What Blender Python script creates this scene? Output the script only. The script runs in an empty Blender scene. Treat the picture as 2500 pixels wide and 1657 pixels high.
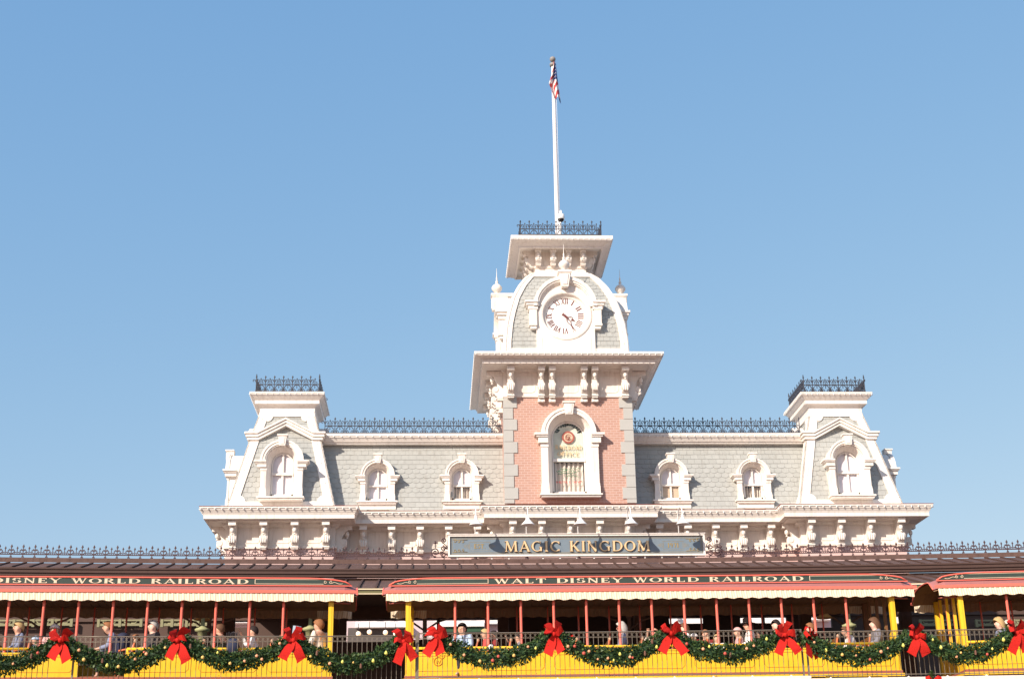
import bpy, math, random
from math import sin, cos, pi, radians, sqrt, atan2
from mathutils import Vector, Matrix
random.seed(7)
SC = bpy.context.scene
COL = SC.collection

# ------------------------------------------------------------------ camera, world, sun, exposure
PITCH, YAW, ROLL = .3432, .0567, .0166
FPX, CX, CY = 3472.2, 1250.0, 828.5
cd = bpy.data.cameras.new('camera'); cam = bpy.data.objects.new('camera', cd); COL.objects.link(cam)
cd.sensor_width = 36; cd.lens = FPX / 2500 * 36; cd.clip_end = 3000; cd.clip_start = .1
cam.matrix_world = Matrix.Rotation(-YAW, 4, 'Z') @ Matrix.Rotation(pi/2 + PITCH, 4, 'X') @ Matrix.Rotation(-ROLL, 4, 'Z')
SC.camera = cam

SUN_TO = Vector((-.90, -1.0, .74)).normalized()          # towards the sun
sun_el = math.asin(SUN_TO.z)
sun_az = atan2(SUN_TO.x, SUN_TO.y)                       # clockwise from +Y
EXPO = .55; SKY_K = 2**(.75-EXPO)
w = bpy.data.worlds.new('World'); SC.world = w; w.use_nodes = True
nt = w.node_tree; bg = nt.nodes['Background']
sky = nt.nodes.new('ShaderNodeTexSky'); sky.sky_type = 'NISHITA'; sky.sun_disc = False
sky.sun_elevation = sun_el; sky.sun_rotation = sun_az
sky.air_density = 1.0; sky.dust_density = .6; sky.ozone_density = 1.2; sky.altitude = 0
sep = nt.nodes.new('ShaderNodeSeparateColor'); cmb = nt.nodes.new('ShaderNodeCombineColor'); nt.links.new(sky.outputs[0], sep.inputs[0])
for i_, (a_, g_) in enumerate(((.492, .74), (.464, .474), (.500, .23))):   # film-like response of the sky colour
    p_ = nt.nodes.new('ShaderNodeMath'); p_.operation = 'POWER'; p_.inputs[1].default_value = g_; q_ = nt.nodes.new('ShaderNodeMath'); q_.operation = 'MULTIPLY'
    q_.inputs[1].default_value = a_*.15**g_/.15*SKY_K; nt.links.new(sep.outputs[i_], p_.inputs[0]); nt.links.new(p_.outputs[0], q_.inputs[0]); nt.links.new(q_.outputs[0], cmb.inputs[i_])
nt.links.new(cmb.outputs[0], bg.inputs[0]); bg.inputs[1].default_value = .15
sl = bpy.data.lights.new('sun', 'SUN'); so = bpy.data.objects.new('sun', sl); COL.objects.link(so)
sl.energy = 4.3; sl.angle = radians(.5); sl.color = (1, .885, .76)
so.rotation_euler = SUN_TO.to_track_quat('Z', 'Y').to_euler()
vs = SC.view_settings; vs.view_transform = 'Standard'; vs.look = 'None'; vs.exposure = EXPO; vs.gamma = 1

# ------------------------------------------------------------------ pixel (2500 wide photo) -> point on plane Y
def at(u, v, Y):
    a2 = (u-CX)/FPX; b2 = (CY-v)/FPX
    a = a2*cos(ROLL)+b2*sin(ROLL); b = -a2*sin(ROLL)+b2*cos(ROLL)
    d = cos(PITCH)-b*sin(PITCH); z = sin(PITCH)+b*cos(PITCH)
    r = (a*cos(YAW)+d*sin(YAW), -a*sin(YAW)+d*cos(YAW), z); t = Y/r[1]
    return r[0]*t, r[2]*t
def yo(X): return -.0030*(X-3)**2                         # the track, fence and canopy run on a gentle curve
def atc(u, v, Y0):
    Y = Y0
    for _ in range(6):
        X, Z = at(u, v, Y); Y = Y0 + yo(X)
    return X, Z, Y

# ------------------------------------------------------------------ materials
def mat(name, col, rough=.6, var=.08, scale=6, bump=0, bscale=40, metal=0, spec=.3, coat=0, stain=0):
    m = bpy.data.materials.new(name); m.use_nodes = True; n = m.node_tree; b = n.nodes['Principled BSDF']
    b.inputs['Roughness'].default_value = rough; b.inputs['Metallic'].default_value = metal
    b.inputs['Specular IOR Level'].default_value = spec; b.inputs['Coat Weight'].default_value = coat
    tc = n.nodes.new('ShaderNodeTexCoord'); nz = n.nodes.new('ShaderNodeTexNoise'); nz.inputs['Scale'].default_value = scale
    nz.inputs['Detail'].default_value = 4
    n.links.new(tc.outputs['Object'], nz.inputs['Vector'])
    mx = n.nodes.new('ShaderNodeMix'); mx.data_type = 'RGBA'
    mx.inputs[6].default_value = (*[c*(1-var) for c in col], 1); mx.inputs[7].default_value = (*[min(1, c*(1+var)) for c in col], 1)
    n.links.new(nz.outputs['Fac'], mx.inputs[0]); n.links.new(mx.outputs[2], b.inputs['Base Color'])
    if stain:                                               # drip marks and grime with a shape of their own
        mpn = n.nodes.new('ShaderNodeMapping'); mpn.inputs['Scale'].default_value = (7, 7, .9); n3 = n.nodes.new('ShaderNodeTexNoise'); n3.inputs['Scale'].default_value = 1.3; n3.inputs['Detail'].default_value = 6; n3.inputs['Roughness'].default_value = .7
        rp = n.nodes.new('ShaderNodeValToRGB'); rp.color_ramp.elements[0].position = .50; rp.color_ramp.elements[1].position = .74; rp.color_ramp.elements[0].color = (1,1,1,1); rp.color_ramp.elements[1].color = (1-stain, 1-stain*1.15, 1-stain*1.3, 1)
        m2 = n.nodes.new('ShaderNodeMix'); m2.data_type = 'RGBA'; m2.blend_type = 'MULTIPLY'; m2.inputs[0].default_value = 1
        n.links.new(tc.outputs['Object'], mpn.inputs[0]); n.links.new(mpn.outputs[0], n3.inputs['Vector']); n.links.new(n3.outputs['Fac'], rp.inputs[0])
        n.links.new(mx.outputs[2], m2.inputs[6]); n.links.new(rp.outputs[0], m2.inputs[7]); n.links.new(m2.outputs[2], b.inputs['Base Color'])
    if bump:
        n2 = n.nodes.new('ShaderNodeTexNoise'); n2.inputs['Scale'].default_value = bscale
        bp = n.nodes.new('ShaderNodeBump'); bp.inputs['Strength'].default_value = bump; bp.inputs['Distance'].default_value = .01
        n.links.new(tc.outputs['Object'], n2.inputs['Vector']); n.links.new(n2.outputs['Fac'], bp.inputs['Height']); n.links.new(bp.outputs[0], b.inputs['Normal'])
    return m
M = {}
def mk(k, *a, **kw): M[k] = mat(k, *a, **kw)
mk('white_paint', (.81, .755, .695), .5, .07, 1.1, .15, 25, stain=.22)
mk('white_metal', (.82, .80, .77), .35, .03)
mk('frieze_paint', (.78, .70, .63), .55, .06, 2, .15, 25, stain=.25)
mk('pink_wall', (.66, .47, .44), .7, .08, 2)
mk('shingle_a', (.385, .392, .372), .8, .07, 9, .3, 60, stain=.18)
mk('shingle_b', (.395, .402, .382), .8, .07, 9, .3, 60)
mk('shingle_c', (.372, .378, .358), .8, .07, 9, .3, 60)
mk('quoin_stone', (.45, .445, .42), .75, .06, 3, .3, 30)
mk('iron_paint', (.050, .050, .062), .45, .2, 8)
mk('rust_iron', (.075, .042, .045), .5, .25, 8)
mk('fence_iron', (.20, .165, .13), .45, .25, 10, metal=.3)
mk('roof_brown', (.125, .074, .062), .75, .3, 5, .6, 30, stain=.35)
mk('roof_brown_deep', (.080, .045, .037), .7, .2, 5, .3, 30)
mk('dark_timber', (.19, .112, .084), .8, .3, 4)
mk('olive_paint', (.17, .16, .075), .6, .15, 6)
mk('cream_paint', (.72, .60, .40), .6, .06, 6)
mk('red_paint', (.80, .17, .12), .35, .06, 6, coat=.2)
mk('awning_paint', (.38, .15, .138), .6, .12, 7, .3, 30)
mk('yellow_paint', (.87, .53, .03), .42, .07, 2.2, .15, 14, coat=.15, stain=.16)
mk('orange_line', (.62, .20, .02), .5, .1)
mk('sill_red', (.34, .10, .075), .6, .15, 8)
mk('letter_green', (.040, .060, .050), .45, .15, 6)
mk('letter_cream', (.70, .58, .42), .5, .05)
mk('slat_ceiling_and_shade', (.30, .185, .11), .6, .25, 12)
mk('bench_wood_and_shade', (.20, .09, .035), .5, .2, 6)
mk('bench_end', (.60, .17, .07), .5, .1)
mk('sign_blue', (.175, .225, .27), .6, .18, 5, .2, 30)
mk('gold', (.74, .54, .31), .4, .12, 8, metal=.1)
mk('gold_dull_and_shade', (.36, .26, .11), .5, .15, 8, metal=.2)
mk('gold_edge', (.17, .075, .02), .5, .1)
mk('ribbon_red', (.54, .022, .016), .75, .35, 45, .9, 120, spec=.1)
mk('ribbon_back', (.30, .010, .010), .7, .15, 30)
mk('leaf_a', (.045, .085, .022), .55, .3, 20)
mk('leaf_b', (.020, .050, .018), .55, .3, 20)
mk('leaf_c', (.075, .12, .035), .5, .3, 20)
mk('twig', (.05, .03, .02), .8)
mk('fruit_peach', (.80, .38, .20), .45, .15, 15)
mk('fruit_yellow', (.72, .70, .16), .45, .12, 15)
mk('fruit_red', (.55, .10, .07), .4, .2, 15)
mk('fruit_gold', (.78, .52, .16), .4, .15, 15)
mk('cone_brown', (.20, .10, .07), .8, .3, 30, .5, 60)
mk('dial_white', (.86, .85, .82), .4, .02)
mk('numeral', (.17, .055, .055), .5, .1)
mk('skin', (.66, .38, .27), .5, .05, 10)
mk('skin_pale', (.78, .50, .40), .5, .05, 10)
mk('eye', (.03, .02, .02), .3)
mk('lip', (.45, .12, .10), .5)
mk('coping', (.74, .66, .62), .7, .07, 3, .3, 30, stain=.2)
mk('stucco', (.55, .46, .42), .85, .08, 2, .4, 30)
mk('asphalt', (.29, .185, .13), .9, .15, 3, .4, 40)
mk('grass_ground', (.06, .09, .03), .9, .3, 2)
mk('platform_floor', (.20, .14, .11), .8, .2, 3)
mk('sheer', (.84, .80, .82), .7, .04, 10)
mk('drape', (.82, .74, .64), .7, .05, 10)
mk('room_soft', (.42, .33, .31), .8)
mk('room_dark', (.10, .085, .08), .8)
mk('shade_beige', (.60, .47, .34), .7, .05)
mk('foliage_green', (.06, .20, .09), .6, .4, 5)
mk('pale_green', (.72, .76, .62), .6, .3, 5)
mk('far_pink', (.62, .48, .50), .8, .06, 1)
mk('far_white', (.80, .78, .76), .7, .04, 1)
mk('far_grey', (.30, .28, .30), .8, .08, 1)
mk('awning_green', (.03, .08, .045), .7, .2, 4)
mk('steel_grey', (.26, .25, .24), .5, .15, 10)
mk('flag_red', (.52, .06, .06), .7); mk('flag_white', (.80, .77, .74), .7, .03); mk('flag_blue', (.02, .04, .15), .7)
mk('camera_dark', (.02, .015, .015), .15)
mk('flag_mast', (.80, .76, .74), .35, .03)

def cm(name, c, v=.1):
    if name not in M: mk(name, c, .75, v, 12, .2, 60)
    return name
def glass_mat():
    m = bpy.data.materials.new('window_glass'); m.use_nodes = True; n = m.node_tree
    for x in list(n.nodes): n.nodes.remove(x)
    o = n.nodes.new('ShaderNodeOutputMaterial'); t = n.nodes.new('ShaderNodeBsdfTransparent'); g = n.nodes.new('ShaderNodeBsdfGlossy')
    t.inputs[0].default_value = (.95, .94, .95, 1); g.inputs['Roughness'].default_value = .05
    f = n.nodes.new('ShaderNodeFresnel'); f.inputs[0].default_value = 1.5; mx = n.nodes.new('ShaderNodeMixShader')
    n.links.new(f.outputs[0], mx.inputs[0]); n.links.new(t.outputs[0], mx.inputs[1]); n.links.new(g.outputs[0], mx.inputs[2]); n.links.new(mx.outputs[0], o.inputs[0])
    return m
M['glass'] = glass_mat()
def brick_mat():
    m = bpy.data.materials.new('brick'); m.use_nodes = True; n = m.node_tree; b = n.nodes['Principled BSDF']
    tc = n.nodes.new('ShaderNodeTexCoord'); sx = n.nodes.new('ShaderNodeSeparateXYZ'); ad = n.nodes.new('ShaderNodeMath'); ad.operation = 'ADD'
    cb = n.nodes.new('ShaderNodeCombineXYZ'); bt = n.nodes.new('ShaderNodeTexBrick')
    n.links.new(tc.outputs['Object'], sx.inputs[0]); n.links.new(sx.outputs[0], ad.inputs[0]); n.links.new(sx.outputs[1], ad.inputs[1])
    n.links.new(ad.outputs[0], cb.inputs[0]); n.links.new(sx.outputs[2], cb.inputs[1]); n.links.new(cb.outputs[0], bt.inputs['Vector'])
    bt.inputs['Scale'].default_value = 1; bt.inputs['Brick Width'].default_value = .205; bt.inputs['Row Height'].default_value = .083
    bt.inputs['Mortar Size'].default_value = .009; bt.inputs['Mortar Smooth'].default_value = .1
    bt.inputs['Color1'].default_value = (.46, .262, .205, 1); bt.inputs['Color2'].default_value = (.50, .292, .230, 1); bt.inputs['Mortar'].default_value = (.57, .42, .36, 1)
    n.links.new(bt.outputs['Color'], b.inputs['Base Color']); b.inputs['Roughness'].default_value = .8
    bp = n.nodes.new('ShaderNodeBump'); bp.inputs['Strength'].default_value = .4; bp.inputs['Distance'].default_value = .01; bp.invert = True
    n.links.new(bt.outputs['Fac'], bp.inputs['Height']); n.links.new(bp.outputs[0], b.inputs['Normal'])
    return m
M['brick'] = brick_mat()
def stripe_mat():
    m = bpy.data.materials.new('valance_stripe'); m.use_nodes = True; n = m.node_tree; b = n.nodes['Principled BSDF']; b.inputs['Roughness'].default_value = .8
    tc = n.nodes.new('ShaderNodeTexCoord'); sx = n.nodes.new('ShaderNodeSeparateXYZ'); ad = n.nodes.new('ShaderNodeMath'); ad.operation = 'ADD'
    mu = n.nodes.new('ShaderNodeMath'); mu.operation = 'MULTIPLY'; mu.inputs[1].default_value = 2*pi/.062; s = n.nodes.new('ShaderNodeMath'); s.operation = 'SINE'
    rp = n.nodes.new('ShaderNodeValToRGB'); rp.color_ramp.elements[0].color = (.66, .50, .33, 1); rp.color_ramp.elements[1].color = (.82, .71, .54, 1)
    rp.color_ramp.elements[0].position = .1; rp.color_ramp.elements[1].position = .45
    n.links.new(tc.outputs['Object'], sx.inputs[0]); n.links.new(sx.outputs[0], ad.inputs[0]); n.links.new(sx.outputs[1], ad.inputs[1])
    n.links.new(ad.outputs[0], mu.inputs[0]); n.links.new(mu.outputs[0], s.inputs[0])
    mp = n.nodes.new('ShaderNodeMapRange'); mp.inputs[1].default_value = -1; n.links.new(s.outputs[0], mp.inputs[0]); n.links.new(mp.outputs[0], rp.inputs[0])
    n.links.new(rp.outputs[0], b.inputs['Base Color']); return m
M['valance'] = stripe_mat()
def glow_mat():
    m = bpy.data.materials.new('lamp_glow'); m.use_nodes = True; b = m.node_tree.nodes['Principled BSDF']
    b.inputs['Emission Color'].default_value = (1, .50, .16, 1); b.inputs['Emission Strength'].default_value = .75; return m
M['glow'] = glow_mat()

# ------------------------------------------------------------------ mesh helpers
class MB:
    def __init__(s): s.v = []; s.f = []; s.m = []; s.s = []
    def add(s, vs, fs, m=0, sm=False):
        o = len(s.v); s.v += [tuple(p) for p in vs]
        for f in fs: s.f.append([o+i for i in f]); s.m.append(m); s.s.append(sm)
    def box(s, x0, x1, y0, y1, z0, z1, m=0):
        s.add([(x0,y0,z0),(x1,y0,z0),(x1,y1,z0),(x0,y1,z0),(x0,y0,z1),(x1,y0,z1),(x1,y1,z1),(x0,y1,z1)],
              [(0,3,2,1),(4,5,6,7),(0,1,5,4),(1,2,6,5),(2,3,7,6),(3,0,4,7)], m)
    def ext(s, pts, y0, y1, m=0):                       # polygon in XZ extruded along Y
        n = len(pts); a = [(x, y0, z) for x, z in pts]; b = [(x, y1, z) for x, z in pts]
        s.add(a+b, [tuple(range(n)), tuple(range(2*n-1, n-1, -1))]+[(i, n+i, n+(i+1) % n, (i+1) % n) for i in range(n)], m)
    def extx(s, pts, x0, x1, m=0):                      # polygon in YZ extruded along X
        n = len(pts); a = [(x0, y, z) for y, z in pts]; b = [(x1, y, z) for y, z in pts]
        s.add(a+b, [tuple(range(n)), tuple(range(2*n-1, n-1, -1))]+[(i, n+i, n+(i+1) % n, (i+1) % n) for i in range(n)], m)
    def lathe(s, prof, c=(0,0,0), n=12, m=0, sm=True):  # (r, z) about the vertical
        vs = []
        for r, z in prof:
            for i in range(n): a = 2*pi*i/n; vs.append((c[0]+r*cos(a), c[1]+r*sin(a), c[2]+z))
        fs = [(j*n+i, j*n+(i+1) % n, (j+1)*n+(i+1) % n, (j+1)*n+i) for j in range(len(prof)-1) for i in range(n)]
        fs += [tuple(range(n))[::-1], tuple((len(prof)-1)*n+i for i in range(n))]
        s.add(vs, fs, m, sm)
    def lathey(s, prof, c, n=32, m=0, sm=False):        # (r, y) about an axis along Y
        vs = []
        for r, y in prof:
            for i in range(n): a = 2*pi*i/n; vs.append((c[0]+r*cos(a), c[1]+y, c[2]+r*sin(a)))
        fs = [(j*n+i, j*n+(i+1) % n, (j+1)*n+(i+1) % n, (j+1)*n+i) for j in range(len(prof)-1) for i in range(n)]
        s.add(vs, fs, m, sm)
    def ball(s, c, r, n=8, m=0, sz=1, sm=True):
        k = max(4, n//2); s.lathe([(max(.02*r, r*sin(pi*j/k)), -r*sz*cos(pi*j/k)) for j in range(k+1)], c, n, m, sm)
    def tube(s, pts, r, n=5, m=0, sm=True, closed=False):
        P = [Vector(p) for p in pts]; N = len(P); rr = r if isinstance(r, (list, tuple)) else [r]*N; vs = []
        up = None
        for i in range(N):
            if closed: t = P[(i+1) % N]-P[i-1]
            else: t = P[min(i+1, N-1)]-P[max(i-1, 0)]
            if t.length < 1e-9: t = Vector((0,0,1))
            t.normalize()
            if up is None: up = Vector((0,1,0)) if abs(t.y) < .9 else Vector((1,0,0))
            a = t.cross(up).normalized(); b = a.cross(t).normalized(); up = b
            for k in range(n): q = 2*pi*k/n+pi/n; vs.append(P[i]+(a*cos(q)+b*sin(q))*rr[i])
        L = N if closed else N-1
        fs = [(j*n+k, j*n+(k+1) % n, ((j+1) % N)*n+(k+1) % n, ((j+1) % N)*n+k) for j in range(L) for k in range(n)]
        if not closed: fs += [tuple(range(n))[::-1], tuple((N-1)*n+k for k in range(n))]
        s.add(vs, fs, m, sm)
    def sweep(s, path, prof, closed=False, m=0, capm=None):   # path [(x,y)], outward = right of travel; prof [(out,z)]
        N = len(path); P = [Vector(p) for p in path]; K = len(prof); nrm = []
        for i in range(N):
            dirs = []
            if closed or i > 0: dirs.append((P[i]-P[i-1]).normalized())
            if closed or i < N-1: dirs.append((P[(i+1) % N]-P[i]).normalized())
            ns = [Vector((d.y, -d.x)) for d in dirs]
            if len(ns) == 2:
                b = ns[0]+ns[1]; b = b/(max(.1, b.length_squared)/2)
            else: b = ns[0]
            nrm.append(b)
        L = N if closed else N-1
        for i in range(L):
            j = (i+1) % N; vs = []
            for o, z in prof: vs.append((P[i].x+nrm[i].x*o, P[i].y+nrm[i].y*o, z))
            for o, z in prof: vs.append((P[j].x+nrm[j].x*o, P[j].y+nrm[j].y*o, z))
            s.add(vs, [(k, K+k, K+k+1, k+1) for k in range(K-1)], m)
        if not closed:
            for i in (0, N-1): s.add([(P[i].x+nrm[i].x*o, P[i].y+nrm[i].y*o, z) for o, z in prof], [tuple(range(K))], m)
def ob(name, mb, mats, parent=None, origin=None, loc=None, label=None):
    me = bpy.data.meshes.new(name)
    o0 = origin if origin is not None else (parent_world(parent) if parent else (0,0,0))
    me.from_pydata([(x-o0[0], y-o0[1], z-o0[2]) for x, y, z in mb.v], [], mb.f)
    if not isinstance(mats, (list, tuple)): mats = [mats]
    for k in mats: me.materials.append(M[k] if isinstance(k, str) else k)
    me.polygons.foreach_set('material_index', mb.m); me.polygons.foreach_set('use_smooth', mb.s); me.update()
    o = bpy.data.objects.new(name, me); COL.objects.link(o); o.parent = parent
    if loc is not None: o.location = loc
    if label: o['label'] = label
    return o
WORLD = {}
def parent_world(p):
    v = Vector(p.location); q = p.parent
    while q: v += Vector(q.location); q = q.parent
    return v
def root(name, label, cat, loc=(0,0,0), rz=0, group=None):
    o = bpy.data.objects.new(name, None); COL.objects.link(o); o.location = loc; o.rotation_euler = (0,0,rz); o.empty_display_size = .2
    o['label'] = label; o['category'] = cat
    if group: o['group'] = group
    return o
def tag(o, label, cat, group=None, kind=None):
    o['label'] = label; o['category'] = cat
    if group: o['group'] = group
    if kind: o['kind'] = kind
    return o
def struct(o): o['kind'] = 'structure'; return o
def copy_tree(o, parent=None):
    c = o.copy(); COL.objects.link(c); c.parent = parent
    for ch in list(o.children): copy_tree(ch, c)
    return c

# ------------------------------------------------------------------ stroke lettering
TT, tt = .17, .075
def _S(x, z, h=.13): return ('L', x-h, z, x+h, z, .055)
def stem(x): return [('L', x, 0, x, 1, TT), _S(x, .03), _S(x, .97)]
GL = {
 'A': (.90, [('L',.12,0,.45,1,tt),('L',.43,1,.80,0,TT),('L',.24,.32,.66,.32,tt),_S(.12,.03,.11),_S(.80,.03)]),
 'C': (.86, [('A',.46,.5,.37,.46,48,312,1),('L',.74,.72,.74,.98,.06),('L',.74,.04,.74,.22,.06)]),
 'D': (.90, stem(.18)+[('A',.40,.5,.40,.46,-90,90,1),('L',.2,.96,.42,.96,tt),('L',.2,.04,.42,.04,tt)]),
 'E': (.74, stem(.18)+[('L',.2,.96,.62,.96,tt),('L',.2,.5,.5,.5,tt),('L',.2,.04,.64,.04,tt),('L',.62,.76,.62,.99,.06),('L',.65,.01,.65,.26,.06),('L',.5,.4,.5,.6,.05)]),
 'F': (.70, stem(.18)+[('L',.2,.96,.62,.96,tt),('L',.2,.5,.5,.5,tt),('L',.62,.76,.62,.99,.06),('L',.5,.4,.5,.6,.05)]),
 'G': (.94, [('A',.47,.5,.38,.46,48,312,1),('L',.78,.05,.78,.42,TT*.85),_S(.78,.43,.14),('L',.75,.72,.75,.98,.06)]),
 'I': (.36, stem(.18)),
 'K': (.86, stem(.18)+[('L',.22,.42,.68,.97,tt),('L',.36,.58,.74,.03,TT),_S(.68,.97,.11),_S(.76,.03)]),
 'L': (.72, stem(.18)+[('L',.2,.04,.62,.04,tt),('L',.63,.01,.63,.28,.06)]),
 'M': (1.08, [('L',.14,0,.20,1,tt),('L',.20,1,.54,.04,TT),('L',.54,.04,.88,1,tt),('L',.88,1,.94,0,TT),_S(.14,.03,.1),_S(.94,.03),_S(.14,.97,.1),_S(.92,.97,.1)]),
 'N': (.90, [('L',.16,0,.16,1,tt),('L',.16,1,.74,0,TT),('L',.74,0,.74,1,tt),_S(.16,.03,.1),_S(.12,.97,.1),_S(.74,.97,.1)]),
 'O': (.94, [('A',.47,.5,.38,.46,0,360,1)]),
 'R': (.84, stem(.18)+[('A',.38,.73,.24,.23,-90,90,1),('L',.2,.96,.40,.96,tt),('L',.2,.5,.40,.5,tt),('L',.40,.5,.72,.03,TT),_S(.75,.03,.1)]),
 'S': (.70, [('A',.35,.73,.22,.23,40,250,1),('A',.35,.27,.24,.23,-140,70,1),('L',.56,.74,.56,.97,.06),('L',.12,.05,.12,.28,.06)]),
 'T': (.80, [('L',.40,0,.40,1,TT),_S(.40,.03),('L',.06,.96,.74,.96,tt),('L',.06,.72,.06,.98,.06),('L',.74,.72,.74,.98,.06)]),
 'W': (1.14, [('L',.10,1,.36,0,TT),('L',.36,0,.56,1,tt),('L',.54,1,.80,0,TT),('L',.80,0,1.02,1,tt),_S(.10,.97),_S(.55,.97),_S(1.02,.97,.1)]),
 'Y': (.86, [('L',.10,1,.42,.45,TT),('L',.76,1,.44,.45,tt),('L',.43,0,.43,.48,TT),_S(.43,.03),_S(.10,.97),_S(.76,.97,.1)]),
 'V': (.78, [('L',.12,1,.40,0,TT),('L',.40,0,.66,1,tt),_S(.12,.97),_S(.66,.97,.1)]),
 'X': (.80, [('L',.12,1,.66,0,TT),('L',.12,0,.66,1,tt),_S(.12,.97),_S(.66,.97,.1),_S(.12,.03,.1),_S(.66,.03)]),
 '1': (.42, stem(.2)+[('L',.05,.82,.2,.97,tt)]),
 '9': (.72, [('A',.35,.70,.23,.25,0,360,1),('L',.58,.70,.40,.02,tt*1.3)]),
 '7': (.70, [('L',.08,.95,.62,.95,.1),('L',.62,.95,.28,0,TT*.8)]),
 '.': (.25, [('L',.08,.06,.20,.06,.12)]), ' ': (.50, []), '-': (.4, [('L',.05,.45,.35,.45,.08)]),
}
def text_width(t, gap): return sum(GL[c][0]+gap for c in t)-gap
def lettering(mb, t, x0, x1, z0, h, y, depth=.01, m=0, gap=.06, wt=1.0, smallcaps=None, m_edge=None, fn=None):
    """letters in the XZ plane facing -Y, spanning x0..x1; returns nothing. fn maps (x,z)->z shift"""
    W = text_width(t, gap); sx = (x1-x0)/W; cx = 0; k = 0
    for c in t:
        wd, ops = GL[c]
        for op in ops:
            k += 1; yy = y-depth-(k % 7)*.0007
            if op[0] == 'L':
                _, a, b, c2, d, wth = op; wth *= wt
                p = Vector(((cx+a)*sx, b*h)); q = Vector(((cx+c2)*sx, d*h)); dd = q-p; L = dd.length or 1
                horiz = abs(dd.x)/L; ww = wth*(h*horiz+sx*(1-horiz)); nn = Vector((-dd.y, dd.x))/L*ww/2
                pts = [p+nn, q+nn, q-nn, p-nn]
            else:
                _, ax, az, rx, rz, a0, a1, _q = op; n = max(6, int((a1-a0)/20)); pts = []; inn = []
                for i in range(n+1):
                    a = radians(a0+(a1-a0)*i/n); th = (tt+(TT-tt)*abs(cos(a))**1.5)*wt
                    ca, sa = cos(a), sin(a)
                    pts.append(Vector(((cx+ax+(rx+th/2)*ca)*sx, (az+(rz+tt/2)*sa)*h))); inn.append(Vector(((cx+ax+(rx-th/2)*ca)*sx, (az+(rz-tt/2)*sa)*h)))
                for i in range(n):
                    quad = [pts[i], pts[i+1], inn[i+1], inn[i]]
                    mb.ext([(x0+p.x, z0+p.y) for p in quad][::-1], yy, y, m)
                continue
            mb.ext([(x0+p.x, z0+p.y) for p in pts], yy, y, m)
        cx += wd+gap

# ------------------------------------------------------------------ ground, terrain
X0 = 4.368
g = MB(); g.add([(-900,-300,-1.6),(900,-300,-1.6),(900,1500,-1.6),(-900,1500,-1.6)], [(0,1,2,3)])
struct(ob('ground', g, 'asphalt'))
g = MB()                                                 # raised embankment that carries track and platform
xs = [-30+2*i for i in range(36)]
for a, b in zip(xs[:-1], xs[1:]):
    ya, yb = 33.62+yo(a), 33.62+yo(b); zt = 3.30
    g.add([(a,ya,-1.596),(b,yb,-1.596),(b,yb,zt),(a,ya,zt),(a,ya+4.6,zt),(b,yb+4.6,zt)], [(0,1,2,3),(3,2,5,4)])
struct(ob('embankment', g, 'asphalt'))
g = MB()
for a, b in zip(xs[:-1], xs[1:]):
    ya, yb = 38.05+yo(a), 38.05+yo(b)
    g.add([(a,ya,3.304),(b,yb,3.304),(b,yb,3.95),(a,ya,3.95),(a,62,3.95),(b,62,3.95)], [(0,1,2,3),(3,2,5,4)])
struct(ob('platform', g, 'platform_floor'))
t = MB()
for off in (35.45, 36.9):
    for a, b in zip(xs[:-1], xs[1:]):
        for dy in (0,):
            y1, y2 = off+yo(a), off+yo(b)
            t.add([(a,y1-.04,3.31),(b,y2-.04,3.31),(b,y2+.04,3.31),(a,y1+.04,3.31),(a,y1-.04,3.43),(b,y2-.04,3.43),(b,y2+.04,3.43),(a,y1+.04,3.43)],
                  [(4,5,6,7),(0,1,5,4),(2,3,7,6)])
for i in range(110):
    x = -30+i*.6; y = 36.2+yo(x); t.box(x-.1, x+.1, y-1.2, y+1.2, 3.30, 3.36, 1)
tag(ob('railway_track', t, ['steel_grey','dark_timber']), 'steel rails on timber sleepers under the yellow railway coaches', 'railway track')

# ------------------------------------------------------------------ station building
BR = root('station_building', 'ornate white railway station with brick clock tower and grey shingled mansard roofs', 'building', (X0, 46, -1.6))
def B(name, mb, mats, label=None): # verts given as (bx, Y, Z) in building-axis coordinates
    return ob(name, mb, mats, BR, origin=(0, 46, -1.6), label=label)
MAIN = [(-11.09,54),(-11.09,45.55),(-7.6,45.55),(-7.6,46.32),(-2.16,46.32),(-2.16,45.55),(2.16,45.55),(2.16,46.32),(7.6,46.32),(7.6,45.55),(11.09,45.55),(11.09,54)]
m = MB()
m.sweep(MAIN, [(0,10.35),(0,9.24),(.06,9.22),(.06,9.16),(0,9.14)], True); B('frieze_wall', m, 'frieze_paint')
m = MB(); m.sweep(MAIN, [(-.01,9.15),(-.01,8.20)], True); B('lower_wall', m, 'pink_wall')
m = MB()
for a, b in zip(MAIN, MAIN[1:]+MAIN[:1]):                # raised frames on the frieze panels
    pass
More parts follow.
